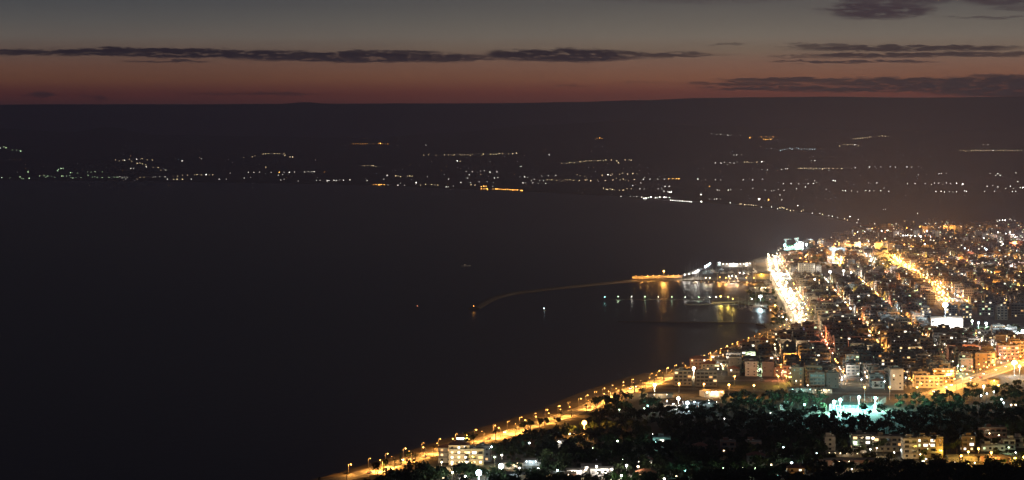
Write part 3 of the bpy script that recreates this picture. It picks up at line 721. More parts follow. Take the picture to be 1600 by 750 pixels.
BW1 = [P(x, y, 0) for x, y in [(741,483),(752,476),(770,467),(800,459.5),(850,453.5),(900,448.5),(950,443.5),(990,439.5),(1030,438.3),(1068,437.6)]]
rocks('breakwater', BW1, 17, 3.2, 'long curved breakwater reaching out into the dark bay')
rocks('breakwater', [P(x, y, 0) for x, y in [(966,502.5),(1020,503.5),(1080,504),(1140,504.5),(1183,506)]], 7, .9, 'low dark rubble breakwater in front of the small beach', 5)
# concrete walkway on the lit root of the breakwater
mb = MB(); ribbon(mb, resample([P(x, y, 0) for x, y in [(988,439.6),(1030,438.4),(1068,437.7)]], 6), 8, 3.6, 'paving')
pts = resample([P(x, y, 0)+Vector((0,5,0)) for x, y in [(988,439.6),(1030,438.4),(1068,437.7)]], 6)
for a, b_ in zip(pts, pts[1:]):
    c = (a+b_)/2; d = b_-a; mb.box(c.x, c.y, 3.3, d.length, .6, 4.0, 'paving', math.atan2(d.y, d.x))
tag(mb.obj('quay_wall'), 'sodium lit concrete parapet and walkway at the breakwater root', 'quay')
def mast(name, x, y, h, k, r, e, label, n=1, seed=0, cat='floodlight'):
    p = P(x, y, G0+h); t_ = thing(name, (p.x, p.y, G0), label, cat)
    a = MB(); a.tube((0,0,0),(0,0,h),.28,.14,'steel',8); a.box(0,0,0,1.4,1.4,.6,'concrete'); a.obj('pole', t_)
    hd = MB(); hd.box(0,.25,h-.9,max(2.4, n*1.3),.3,.2,'steel'); 
    for i in range(n): hd.box((i-(n-1)/2)*1.3, .35, h-.6, .9, .4, .9, 'steel')
    q = hd.obj('lamp_frame', t_)
    for i in range(n): MB().ball(((i-(n-1)/2)*1.3, 0, h-.2), r, 'bulb_'+k, 10, 6).obj('lamp_head', q, smooth=True)
    plight(t_, (0, -r-.3, h-r-.6), COLS[k], e, r); return t_
mast('light_mast', 1037, 423.4, 15, 'o', .9, 60000, 'tall sodium light mast on the lit root of the breakwater')
for x_ in (994,1003,1012,1021,1030,1044,1052,1060):
    q = P(x_, interp([(988,439.6),(1030,438.4),(1068,437.7)], x_), 0)+Vector((0,1.5,0)); street_lamp((q.x, q.y, 3.6), 'o', 5, .25, 5000, .4, 1.57, 'low sodium lamp along the lit root of the breakwater', 'low lamps of the breakwater root')
# thin pier with low lamps
mb = MB(); a, b_ = P(955,468.6,0), P(1118,470,0); L = b_-a; an = math.atan2(L.y, L.x); c = (a+b_)/2
mb.box(c.x, c.y, .9, L.length, 3.2, .4, 'concrete', an)
for i in range(14):
    q = a+L*((i+.5)/14); mb.tube((q.x,q.y,-1),(q.x,q.y,.9),.25,.25,'concrete',6)
tag(mb.obj('pier'), 'thin straight pier with seven evenly spaced lamps', 'pier')
for i, x in enumerate([966,987,1008,1029,1050,1071,1092,1109]):
    q = a+L*((x-955)/163); s_ = street_lamp((q.x, q.y, 1.3), 'W' if i % 2 else 'g', 3.4, .42, 650, 0, 0, 'short lamp post standing on the thin straight pier', 'lamps on the thin pier', hood=False)
mb = MB(); a, b_ = P(1070,476.5,0), P(1152,476.5,0); c = (a+b_)/2; mb.box(c.x, c.y, .3, (b_-a).length, 4, 1.0, 'concrete')
tag(mb.obj('jetty'), 'low stone jetty just below the yellow lit platform', 'jetty')
# yellow platform
mb = MB(); pl = [P(x, y, 0) for x, y in [(1110,471),(1116,466),(1150,466),(1166,469),(1160,473),(1112,474)]]
for z, mt in ((1.8,'paving'),): mb.poly([(p.x,p.y,z) for p in pl], mt)
for p, q in zip(pl, pl[1:]+pl[:1]): mb.poly([(q.x,q.y,1.8),(p.x,p.y,1.8),(p.x,p.y,-.5),(q.x,q.y,-.5)], 'concrete')
tag(mb.obj('quay_platform'), 'broad quay platform under yellow lamps at the pier end', 'quay')
for x, y, k, e in ((1126,463,'y',21000),(1138,464,'y',8000),(1145,467,'y',7000),(1119,464,'W',2000)):
    lamp_px(x, y, k, 9, .9 if e > 20000 else .6, e, '%s lamp on the yellow lit quay platform at the pier end' % ('big yellow' if e > 20000 else 'small white' if k == 'W' else 'small yellow'), 'lamps on the yellow lit platform' if e in (8000, 7000) else None)
lamp_px(945,464,'t',5,.5,500,'tiny green beacon beyond the tip of the thin pier', name='beacon')
lamp_px(740,478,'o',5,.4,500,'small orange beacon on the tip of the long breakwater', name='beacon')
# buoy
t_ = thing('buoy', tuple(P(850,486,0)), 'lone white lit buoy floating off the harbour', 'buoy')
MB().tube((0,0,-.4),(0,0,1),1.1,.9,'hull',10).obj('float', t_); q = MB().tube((0,0,1),(0,0,3),.4,.15,'steel',6).obj('mast', t_); MB().ball((0,0,3.4),.5,'bulb_c',8,5).obj('lamp_head', q)
t_ = thing('buoy', tuple(P(652,482,0)), 'faint reddish lit buoy far out in the bay', 'buoy')
MB().tube((0,0,-.4),(0,0,1),1.1,.9,'rock',10).obj('float', t_); q = MB().tube((0,0,1),(0,0,3),.4,.15,'steel',6).obj('mast', t_); MB().ball((0,0,3.3),.35,'dim_r',8,5).obj('lamp_head', q)
# boats
def boat(loc, L_, rz, label, group, sail=True, lit=None):
    t_ = thing('sailing_boat' if sail else 'motor_boat', loc, label, 'boat', group, rz)
    b_ = MB(); st = [(-.5,.34,.0),(-.3,.42,0),(0,.44,0),(.25,.34,.05),(.42,.14,.12),(.5,.0,.18)]; n = len(st)
    W_ = L_*.32
    up = [(x*L_, y*W_, 1.15+z*L_*.25) for x, y, z in st]; dn = [(x*L_*.92, y*W_*.6, -.3) for x, y, z in st]
    for s_ in (1, -1):
        for i in range(n-1):
            q = [(up[i][0],s_*up[i][1],up[i][2]),(up[i+1][0],s_*up[i+1][1],up[i+1][2]),(dn[i+1][0],s_*dn[i+1][1],dn[i+1][2]),(dn[i][0],s_*dn[i][1],dn[i][2])]
            b_.poly(q if s_ < 0 else q[::-1], 'hull')
    b_.poly([(x, y, z) for x, y, z in up]+[(x, -y, z) for x, y, z in up[-2::-1]], 'slab')
    b_.poly([(up[0][0],up[0][1],up[0][2]),(up[0][0],-up[0][1],up[0][2]),(dn[0][0],-dn[0][1],dn[0][2]),(dn[0][0],dn[0][1],dn[0][2])], 'hull')
    b_.obj('hull', t_)
    MB().box(-.02*L_,0,1.16,L_*.34,W_*.5,.9,'hull',top='paint').obj('cabin', t_)
    if sail:
        mm = MB(); mm.tube((.08*L_,0,2),(.08*L_,0,2+L_*1.25),.11,.07,'paint',5); mm.obj('mast', t_)
        MB().tube((.08*L_,0,3.1),(-.38*L_,0,3.1),.2,.16,'paint',5).obj('boom', t_)
    if lit: MB().ball((-.1*L_,0,2.6),.35,lit,6,4).obj('lamp_head', t_)
    return t_
proto_b = {}
r = random.Random(11)
spots = []
for i in range(15): spots.append((1086+i*7.4+r.uniform(-2,2), 444-r.uniform(0,2.5)-1.5*(i % 2), 'moored inside the harbour below the lit quay', 'boats moored below the lit quay'))
for i in range(7): spots.append((1070+i*4.2, 430.5-i*1.6, 'moored below the white lamps of the seaward mole', 'boats moored at the seaward mole'))
for i in range(8): spots.append((1154+i*5.2+r.uniform(-1,1), 480+r.uniform(-1,5), 'moored in the small basin before the avenue', 'boats moored in the small basin'))
for i, (x, y, where, grp) in enumerate(spots):
    sl = r.random() < .65; L_ = r.uniform(9, 15) if sl else r.uniform(6, 9); key = (sl, grp)
    p = P(x, y, 0); rz_ = r.uniform(-.3,.3)+(math.pi/2 if r.random() < .7 else 0)
    lab = ('white sailing boat with tall mast ' if sl else 'small white motor boat ')+where
    if key in proto_b: dup(proto_b[key], tuple(p), rz_, lab, ('sailing ' if sl else 'motor ')+grp, (L_/11,)*3 if sl else (L_/7.5,)*3)
    else: proto_b[key] = boat(tuple(p), 11 if sl else 7.5, rz_, lab, ('sailing ' if sl else 'motor ')+grp, sl)
t_ = boat(tuple(P(728,416,0)), 17, 0.0, 'lone pale boat far out on the dark bay', None, False, 'dim_w')
# lamps of the seaward mole, marina yard
for x, y in ((1070,429),(1077,427.8),(1082.5,426.5)): lamp_px(x, y, 'W', 8, .8, 9000, 'white lamp at the seaward end of the marina mole', 'white lamps on the marina mole')
for i, (x, y) in enumerate([(1086,425),(1088.5,423.6),(1091,422.3),(1102,416),(1104.5,414.5),(1107,413),(1109.5,411.5)]):
    mast('floodlight_mast', x, y, 11, 'c' if i > 2 else 'W', 1.0, 14000, ['','','','','','',''][i] or ('white floodlight of the %s slanting row by the marina' % ('lower' if i < 3 else 'upper')), 1)['group'] = 'floodlights in the %s slanting row' % ('lower' if i < 3 else 'upper')
# marina buildings
def shed(x, y, w_, d_, h, label, wall='wall_white', lit=None, rz=0.0, name='warehouse', open_=3):
    p = P(x, y, G0)+Vector((0, d_/2, 0)); t_ = thing(name, (p.x, p.y, G0), label, name.replace('_',' '), None, rz)
    b_ = MB(); b_.box(0,0,0,w_,d_,h,wall); b_.obj('wall', t_)
    rf = MB(); a, q = w_/2+.5, d_/2+.5
    rf.poly([(-a,-q,h+.02),(a,-q,h+.02),(a,0,h+d_*.13),(-a,0,h+d_*.13)],'rooftop').poly([(a,q,h+.02),(-a,q,h+.02),(-a,0,h+d_*.13),(a,0,h+d_*.13)],'rooftop')
    rf.poly([(-a,-q,h+.02),(-a,0,h+d_*.13),(-a,q,h+.02)],wall).poly([(a,-q,h+.02),(a,q,h+.02),(a,0,h+d_*.13)],wall); rf.obj('roof', t_)
    for i in range(open_):
        X0 = -w_/2+w_*(i+.5)/open_; dr = MB().box(X0,-d_/2-.04,0.05,min(4.5,w_/open_*.6),.1,min(4.2,h*.7),'slab'); o = dr.obj('door', t_)
        MB().box(X0,-d_/2-.14,min(4.2,h*.7)*.55,.6,.08,.5,'glass_dark').obj('window', o)
    if lit:
        for i in range(lit[1]):
            l_ = MB().ball((-w_/2+w_*(i+.5)/lit[1], -d_/2-.7, h*.85), .5, lit[0], 6, 4).obj('wall_lamp', t_)
        plight(t_, (0,-d_/2-3,h*.9), COLS[lit[0][-1]], lit[2], .6)
    return t_
shed(1146,417,42,14,6,'long white quay shed under bright white lamps behind the marina',lit=('bulb_W',7,26000),open_=6)
shed(1128,416,16,12,7,'smaller white shed beside the slanting floodlights of the marina',lit=('bulb_c',2,12000),open_=2)
shed(1163,416,24,12,6,'white shed at the town end of the marina',lit=('bulb_W',5,20000),open_=3)
shed(1190,436,26,12,8.5,'ochre harbour building at the quay beside the avenue','wall_ochre',lit=('bulb_y',1,9000),open_=4)
shed(1188,456,30,16,7,'large pale shed on the quay just left of the avenue','wall_white',lit=('bulb_w',2,14000),open_=3)
shed(1222,432,18,10,5,'white hall on the right of the avenue below the hotel','wall_white',lit=('bulb_W',3,7000),open_=3)
for x, y in ((1103,434),(1109,434),(1139,432),(1144,431),(1156,426),(1162,427),(1150,432)):
    lamp_px(x, y, 'W' if y < 434 else 'w', 8, .7, 12000, 'white lamp among the boats and sheds of the marina quay', 'lamps of the marina quay')
for x, y in ((1125,433),(1134,434),(1141,435),(1152,435),(1166,434),(1178,434)): lamp_px(x, y, 'o', 7, .6, 22000, 'sodium lamp along the bright edge of the harbour quay', 'sodium lamps along the harbour quay')
# marina masts on the hard
for i in range(16):
    x, y = r.uniform(1112,1190), r.uniform(421,431); p = P(x, y, G0); key = (True, spots[0][3])
    dup([b for k2, b in proto_b.items() if k2[0]][0], (p.x, p.y, G0+1.2), r.uniform(0,6), 'white sailing boat laid up on the marina hard', 'boats laid up on the marina hard', (.9,.9,.9))
# town side basin lights
mast('floodlight_mast', 1188, 463, 12, 'c', 1.5, 36000, 'brilliant white floodlight beside the small basin left of the avenue', 2)
for x, y, k in ((1172,464,'g'),(1175,467,'W'),(1197,459,'g')): lamp_px(x, y, k, 7, .6, 3500, 'pale lamp near the brilliant floodlight of the small basin', 'pale lamps by the small basin')
lamp_px(1211,477,'o',9,1.1,40000,'large sodium lamp on the shore left of the avenue')
for x, y in ((1229,499),(1236,500),(1223,495)): lamp_px(x, y, 'w', 8, .8, 9000, 'warm lamp in the square at the near end of the avenue', 'warm lamps at the near end of the avenue')

for x, y, w_, d_, fl, wl, l_ in ((1203,470,12,10,2,'wall_plain','small brown house on the shore left of the avenue'),(1209,487,12,10,2,'wall_plain','low brown house between the beach corner and the avenue'),(1222,497,11,9,2,'wall_pink','brick coloured house at the near end of the avenue'),
        (1200,447,12,9,2,'wall_grey','grey two-storey house behind the large quay shed'),(1204,458,10,9,3,'wall_pink','narrow three-storey house beside the avenue above the basin')):
    house_at(x, y, w_, d_, fl, wl, l_, p=.15)
# ------------------------------------------------------------------ far port with cranes
def crane(x, y, h, jib, label, rz=0.0):
    p = P(x, y, G0); t_ = thing('harbour_crane', (p.x, p.y, G0), label, 'crane', None, rz)
    a = MB(); s_ = 1.3
    for dx in (-s_, s_):
        for dy in (-s_, s_): a.tube((dx,dy,0),(dx,dy,h),.22,.2,'paint',4)
    for i in range(int(h/2.6)):
        z = i*2.6; a.tube((-s_,-s_,z),(s_,-s_,z+2.6),.1,.1,'paint',3); a.tube((s_,-s_,z),(s_,s_,z+2.6),.1,.1,'paint',3)
    a.obj('tower', t_)
    j = MB(); n = int(jib/2.4)
    j.tube((-4,-.6,h+.2),(jib,-.6,h+jib*.0+.2),.16,.12,'paint',4); j.tube((-4,.6,h+.2),(jib,.6,h+.2),.16,.12,'paint',4); j.tube((-2,0,h+2),(jib,0,h+1),.16,.12,'paint',4)
    for i in range(n): j.tube((i*2.4,-.6,h+.2),(i*2.4+1.2,0,h+1.6),.08,.08,'paint',3); j.tube((i*2.4+1.2,0,h+1.6),(i*2.4+2.4,.6,h+.2),.08,.08,'paint',3)
    j.obj('jib', t_); MB().box(-1.2,0,h-1.8,2.6,2.2,1.9,'wall_white').obj('cabin', t_); MB().box(-4,0,h-1.2,1.6,2,1.6,'concrete').obj('counterweight', t_)
    return t_
crane(1228,387,17,13,'lattice crane at the seaward end of the cyan lit port')
crane(1245,387.5,20,5,'second lattice crane with a short jib, between cyan floodlights')
crane(1267,387.5,17,6,'third lattice crane right of the brightest cyan floodlight', 2.6)
crane(1281,389,20,4,'dark lattice crane at the landward end of the port', 1.2)
for x, y, e, l_ in ((1226,382.5,300000,'cyan floodlight beneath the seaward port crane'),(1243,382.5,300000,'cyan floodlight between the first two port cranes'),(1260,381.5,500000,'brightest cyan floodlight in the middle of the port')):
    mast('floodlight_mast', x, y, 9, 'c' if e > 400000 else 't', 2.0, e, l_, 1)
shed(1238,388,30,12,5,'low port shed lit cyan at the far harbour',lit=('bulb_t',5,15000),open_=5)
shed(1273,387,22,12,6,'white port shed below the dark crane',lit=('bulb_W',4,15000),open_=4)
shed(1300,392,44,14,5,'long low hall with four cyan white lamps beyond the hotel',lit=('bulb_c',4,16000),open_=5)
shed(1358,388,50,14,6,'long hall with a white lit front among orange lights',lit=('bulb_W',8,20000),open_=6)

# ------------------------------------------------------------------ town landmarks
def rows(x, y, w_, d_, fl, wall, label, rz=0.0, **k): return house_at(x, y, w_, d_, fl, wall, label, rz, **k)
rows(1261,434,26,16,7,'wall_cream','seven-storey cream hotel block with a grid of windows',balc=False,p=.08)
rows(1279,434,9,15,6,'wall_white','tall narrow white lit wing beside the cream hotel block',balc=False,p=.05)
mast('floodlight_mast',1273,436,16,'w',1.0,60000,'warm floodlight at the foot of the cream hotel block',1)
mast('floodlight_mast',1297,424,15,'W',1.2,190000,'white floodlight on the left of the glaring sports court',2)
mast('floodlight_mast',1318,423,15,'W',1.2,190000,'white floodlight in the middle of the glaring sports court',2)
mast('floodlight_mast',1330,425,13,'w',1.0,90000,'warm floodlight on the right of the glaring sports court',1)
mast('floodlight_mast',1308,434,8,'g',.9,20000,'green floodlight at the near edge of the glaring sports court',1)
def sheet(name, poly, m_, z, label, cat):
    pts = [P(x, y, z) for x, y in poly]; o = fill(name, pts, m_, z); return tag(o, label, cat, kind='structure')
sheet('sports_court', [(1286,437),(1340,437),(1334,427),(1288,427)], 'paving', G0+.3, 'pale sports court glaring under white floodlights', 'court')
rows(1345,434,26,12,2,'wall_white','two-storey white building right of the glaring sports court',p=.3)
# long white lit facade by the town avenue
shed(1471,433,36,12,7,'long white floodlit front beside the top of the town avenue',lit=('bulb_w',4,26000),open_=6,name='hall')
# sports hall
def hall():
    p = P(1480,512,G0)+Vector((0,14,0)); t_ = thing('sports_hall', (p.x,p.y,G0), 'big white floodlit sports hall standing behind dark trees', 'sports hall')
    b_ = MB(); b_.box(0,0,0,36,26,9.5,'wall_white'); 
    b_.obj('wall', t_)
    rf = MB(); n = 10
    for i in range(n):
        y0, y1 = -13.4+26.8*i/n, -13.4+26.8*(i+1)/n; z0, z1 = (9.55+2.6*math.sin(math.pi*i/n), 9.55+2.6*math.sin(math.pi*(i+1)/n))
        rf.poly([(-18.4,y0,z0),(18.4,y0,z0),(18.4,y1,z1),(-18.4,y1,z1)],'rooftop')
    rf.box(0,-13.5,9.5,36.9,.3,.8,'steel'); rf.obj('roof', t_)
    for i in range(12): MB().box(-16.5+i*3,-13.06,5.6,1.7,.08,2.4,'glass_dark' if i % 3 == 0 else 'paint').obj('window', t_)
    for i in range(13): MB().box(-18+i*3,-13.1,0,.3,.2,9.5,'slab').obj('pilaster', t_)
    MB().box(-2,-15.2,0,5,4,4.2,'wall_white').obj('porch', t_)
    return t_
hall()
sheet('forecourt', [(1474,522),(1503,522),(1506,511.5),(1462,511.5)], 'paving', G0+.3, 'pale forecourt before the floodlit sports hall', 'forecourt')
mast('floodlight_mast',1477,476,30,'c',2.3,300000,'tall mast with the brightest blue white floodlight, behind the sports hall',2)
plight(bpy.data.objects['sports_hall'], (2,-24,12), WHT, 200000, 1.0)
MB().box(2,-24.6,0,.3,.3,12.6,'steel').obj('lamp_pole', bpy.data.objects['sports_hall'])
sheet('pitch', [(1508,526),(1575,526),(1600,513),(1530,508)], 'turf', G0+.25, 'green sports pitch beside the white hall', 'pitch')
for x, y, e, l_ in ((1519,501,30000,'greenish floodlight left of the pitch'),(1529,504,30000,'pale floodlight above the far corner of the pitch'),(1541,505,110000,'strong pale green floodlight behind the pitch'),(1598,517,220000,'very bright white floodlight on the pitch corner by the photo edge')):
    mast('floodlight_mast', x, y, 13, 'c' if e > 200000 else 'g' if x == 1519 else 'c', .9+e/3e5, e, l_, 1)
for x, y in ((1503,528),(1529,528)): lamp_px(x, y, 'g', 7, .6, 3000, 'greenish lamp among the trees in front of the pitch', 'greenish lamps before the pitch')
# apartment rows behind the pitch
for i, x in enumerate((1487,1511,1541,1566,1592)):
    rows(x,[494,498,493,500,496][i],[15,12,18,13,19][i],12,[4,5,4,5,5][i],['wall_grey','wall_plain','wall_grey','wall_cream','wall_plain'][i],'%s block with dark balconies, %s from the left in the row behind the pitch' % (['dark grey','dull brown','slate grey','cream','dusky brown'][i], ['first','second','third','fourth','fifth'][i]),p=.1)
rows(1421,523,17,12,3,'wall_ochre','ochre lit three-storey school like block left of the sports hall',p=.12); lamp_px(1411,521,'w',8,.6,9000,'warm lamp lighting the ochre block left of the sports hall')
rows(1390,536,14,10,2,'wall_cream','two-storey cream house with yellow lit windows below the ochre block',p=.8)
rows(1306,530,14,11,3,'wall_cream','three-storey cream block with warm lit lower floor near the avenue end',p=.5); lamp_px(1300,531,'w',6,.6,9000,'warm lamp before the cream block with a lit lower floor')
rows(1336,533,15,11,3,'wall_pink','three-storey reddish block under a deep orange lamp',p=.4); lamp_px(1328,533,'r',6,.5,7000,'deep orange lamp before the reddish block')
rows(1270,514,13,11,3,'wall_cream','three-storey cream block at the near end of the avenue',p=.25)
rows(1347,461,10,9,3,'wall_pink','small coral red lit block in the middle of the old quarter',p=.1); lamp_px(1331,459,'y',7,.6,9000,'yellow lamp left of the coral red lit block'); lamp_px(1329,463,'w',6,.6,4000,'warm lamp at the foot of the coral red lit block')
rows(1396,459,11,10,4,'wall_ochre','four-storey plain ochre block in the middle of town',balc=False,p=.0); lamp_px(1392,463,'y',7,.5,12000,'yellow lamp at the foot of the plain ochre block')
rows(1412,470,16,11,3,'wall_white','dim white block with blank walls beside the plain ochre one',balc=False,p=.05)
lamp_px(1432,473,'c',8,.9,15000,'cool white lamp between the blank white block and the sports hall mast')
rows(1345,484,16,12,4,'wall_grey','four-storey pale grey block right of the brightest avenue stretch',p=.1)
rows(1380,493,14,11,2,'wall_ochre','low house glowing deep orange in the centre of town',tiled=True,p=.2); lamp_px(1378,490,'o',5,.5,12000,'sodium lamp on the low deep orange house')
rows(1270,576,11,10,3,'wall_white','three-storey pale green lit block above the garden lights',p=.5); lamp_px(1263,571,'g',9,.4,5000,'greenish lamp before the pale green lit block')
rows(1244,590,24,11,3,'wall_ochre','yellow lit three-storey block at the end of the short side road',p=.35); lamp_px(1229,588,'y',6,.5,14000,'yellow lamp before the yellow lit block')
rows(1218,589,10,8,2,'wall_ochre','two-storey ochre house beside the yellow lamp of the side road',p=.3)
lamp_px(1216,588,'y',9,.7,14000,'yellow street lamp at the far end of the short side road'); lamp_px(1148,588,'o',9,.8,16000,'sodium street lamp standing at the empty field left end')
# blue sign
t_ = thing('blue_sign', (P(1252,530,G0).x, P(1252,530,G0).y, G0), 'glowing round blue sign near the end of the avenue', 'sign')
MB().tube((0,0,0),(0,0,5),.15,.15,'steel').obj('pole', t_); b_ = MB(); b_.tube((0,-.2,7),(0,.2,7),2.3,2.3,'blue_sign',20); b_.obj('sign_panel', t_); MB().tube((0,-.15,7),(0,.15,7),2.5,2.5,'steel',20).obj('frame', t_)
plight(t_, (0,-1.5,7), (.1,.35,1), 5000, .6)
# lamps of the cross road
for x, y, n_ in ((1061,599,'first'),(1100,600,'second'),(1139,601,'third'),(1178,602,'fourth')): lamp_px(x, y, 'o', 10, .85, 16000, '%s sodium lamp of the four along the cross road by the sea' % n_)
for x, y, n_ in ((1351,605,'left'),(1390,605,'middle'),(1433,605,'right')): lamp_px(x, y, 'o', 10, .85, 14000, '%s of the three sodium lamps before the dark block row' % n_)
# seafront blocks
rows(1067,603,15,13,4,'wall_cream','four-storey cream block beside the seafront road, left of its twin',p=.12)
rows(1104,604,18,14,4,'wall_grey','four-storey grey block with long dark balconies above the cross road',p=.08)
rows(1091,577,15,11,3,'wall_pink','three-storey block with a dark tiled roof next to the glaring seafront',tiled=True,p=.2)
rows(1112,580,18,10,2,'wall_cream','long two-storey house behind the two seafront blocks',tiled=True,p=.4)
rows(1130,580,14,11,3,'wall_grey','three-storey grey block with white balcony lamps near the seafront',p=.7)
rows(1152,570,16,12,4,'wall_cream','four-storey cream block with lit balconies behind the beach',p=.6)
rows(1186,581,13,10,2,'wall_cream','two-storey house with a bright greenish lamp in its garden',p=.3); lamp_px(1187,577,'g',5,.7,12000,'bright greenish lamp in the garden of a two-storey house')
for i, (x, y) in enumerate([(1150,555),(1163,551),(1178,546),(1193,541),(1208,534),(1135,563),(1120,566)]):
    rows(x,y,11,10,[2,3,3,2,3,3,2][i],['wall_cream','wall_pink','wall_white','wall_ochre','wall_grey','wall_cream','wall_white'][i],'%s %s house, %s along the inland side of the seafront' % (NUMW[[2,3,3,2,3,3,2][i]], ['cream','pinkish','white','ochre','grey','pale cream','whitewashed'][i], ['third','fourth','fifth','sixth','seventh','second','first'][i]),tiled=bool(i % 2),p=.3)
mast('floodlight_mast',1084,575,8,'w',1.4,60000,'warm floodlight glaring beside the seafront road above the twin blocks')
mast('floodlight_mast',1023,601,8,'w',1.2,50000,'warm floodlight where the cross road meets the seafront road')
mast('floodlight_mast',913,660,9,'o',1.7,90000,'huge sodium floodlight alone below the seafront road')
# roadside blocks at the exit road
rows(1452,606,24,13,3,'wall_cream','three-storey cream block facing the dark plain at the exit road',p=.1)
rows(1474,600,18,13,4,'wall_ochre','four-storey ochre lit block with sawtooth balconies beside the exit road',p=.25)
rows(1520,574,15,12,4,'wall_ochre','four-storey ochre block above the middle of the exit road',p=.2)
rows(1542,574,15,12,4,'wall_pink','four-storey pinkish block above the middle of the exit road',p=.2)
rows(1576,562,20,12,4,'wall_pink','four-storey coral block left of the glaring junction',p=.2)
rows(1600,560,22,13,5,'wall_pink','five-storey coral block above the glaring junction at the photo edge',p=.2)
for x in (1395, 1420, 1445): rows(x,573,19,11,3,'wall_pink','three-storey brick coloured row house, %s of the long dark row' % {1395:'left part',1420:'middle part',1445:'right part'}[x],p=.06)
mast('floodlight_mast',1585,566,12,'W',1.5,70000,'white floodlight glaring over the junction of the exit road',2)
mast('floodlight_mast',1593,572,12,'w',1.2,35000,'warm floodlight at the near corner of the glaring junction',1)
mast('floodlight_mast',1537,603,7,'w',.9,14000,'warm floodlight of the filling station yard below the exit road',1)
sheet('yard', [(1512,600),(1528,594),(1565,600),(1570,605),(1535,607)], 'paving', G0+.16, 'bright yard below the exit road', 'yard')
shed(1553,601,9,8,4,'small red fronted kiosk in the bright yard below the exit road','wall_pink',lit=('bulb_y',1,5000),open_=2,name='kiosk')
lamp_px(1560,602,'y',5,.9,6000,'yellow lamp on the right of the small kiosk')
for x, y, n_ in ((1533,618,'left'),(1542,615,'middle'),(1553,612,'right')): lamp_px(x, y, 'c', 8, .6, 2500, '%s of three cool white lamps in a slanting row in the dark plain' % n_)
for x, y, n_ in ((1565,624,'upper'),(1568,629,'lower')): lamp_px(x, y, 'c', 6, .6, 2500, '%s of two close cool white lamps in the dark plain' % n_)
for x, n_ in ((1580,'left'),(1587,'right')): lamp_px(x, 632.5, 'w', 6, .6, 2500, '%s of two warm lamps side by side in the dark plain' % n_)
# teal court
sheet('tennis_court', [(1298,641),(1360,642),(1382,630),(1318,628)], 'court', G0+.25, 'teal sports court under four cyan floodlights', 'court')
for x, y, n_ in ((1303,627,'first'),(1313,624,'second'),(1342,620,'third'),(1368,621.5,'fourth')): mast('floodlight_mast', x, y, 10, 't', 1.1, 170000, '%s cyan floodlight from the left around the teal court' % n_, 1)
t_ = thing('court_fence', (0,0,0), 'tall wire fence round the floodlit teal court', 'fence')
cf = [P(x, y, G0) for x, y in [(1296,641.5),(1318,627),(1384,629),(1362,643)]]
for a, b_ in zip(cf, cf[1:]+cf[:1]):
    L = b_-a; n = int(L.length/5)
    for i in range(n): q = a+L*(i/n); MB().tube((q.x,q.y,G0),(q.x,q.y,G0+4.5),.08,.08,'paint',4).obj('post', t_)
    mb = MB()
    for z in (.1,.8,1.5,2.2,3,3.7,4.4): mb.tube((a.x,a.y,G0+z),(b_.x,b_.y,G0+z),.035,.035,'paint',3)
    mb.obj('rail', t_)
lamp_px(1257,632,'t',6,.8,5000,'cyan lamp among trees left of the teal court'); rows(1226,640,7,6,1,'wall_white','tiny white hut catching pale light left of the teal court',balc=False,p=.3); lamp_px(1226,631,'c',5,.5,1500,'pale lamp over the tiny white hut')
shed(1252,614,22,9,3.5,'low hut with a bluish lit front right of the empty field','wall_grey',lit=('dim_t',3,1500),open_=4,name='pavilion')
shed(1285,615,16,8,3.5,'low hut with a warm lit front near the cross road','wall_white',lit=('dim_w',3,3000),open_=3,name='pavilion')
for x, y, k in ((1286,590,'g'),(1315,593,'c'),(1346,593,'c'),(1382,596,'c'),(1415,590,'c'),(1244,595,'w'),(1262,602,'w'),(1300,580,'W'),(1306,579,'W'),(1341,584,'g'),(1412,562,'W'),(1424,556,'W'),(1504,572,'c')):
    lamp_px(x, y, k, 7, .5, 1300, '%s lamp in the gardens along the near edge of town' % {'g':'greenish','c':'cool white','w':'warm','W':'white'}[k], '%s lamps along the near edge of town' % {'g':'greenish','c':'cool white','w':'warm','W':'white'}[k])
# white yard (parking of a nightspot)
sheet('car_park', [(1030,640),(1115,640),(1128,628),(1060,622),(1030,628)], 'asphalt', G0+.2, 'open car park beside the low restaurant buildings', 'car park')
mast('floodlight_mast',1060,622,6,'W',1.2,14000,'round white lamp at the left of the floodlit car park'); mast('floodlight_mast',1074,629,6,'c',1.3,26000,'strongest cool white floodlight over the car park')
for x, y, k in ((1007,638,'g'),(1052,631,'W'),(1042,626,'w'),(1085,628,'c'),(1095,627,'c'),(1012,634,'t'),(968,640,'g')): lamp_px(x, y, k, 4, .5, 1800, '%s small lamp around the floodlit car park' % {'g':'greenish','W':'white','w':'warm','c':'cool white','t':'cyan'}[k], '%s small lamps around the car park' % {'g':'greenish','W':'white','w':'warm','c':'cool white','t':'cyan'}[k])
shed(1113,620,18,9,4.5,'white open fronted restaurant hall on the cross road','wall_white',lit=('bulb_w',4,9000),rz=.35,name='restaurant')
shed(1032,622,20,9,3.5,'low flat restaurant building near the car park','wall_cream',lit=('dim_w',2,1500),name='restaurant')
shed(1092,636,24,9,3.6,'low building on the near side of the car park','wall_grey',lit=('dim_c',3,1500),name='store')
for i in range(22):
    x, y = r.uniform(1068,1118), r.uniform(627,637); p = P(x, y, G0); k_ = rnd.randrange(4); nm = ['white','dark','silver','red'][k_]
    dup(protos[k_], (p.x, p.y, G0+.2), r.choice([0,0,math.pi,.2]), nm+' car standing in the floodlit car park', nm+' cars in the floodlit car park')
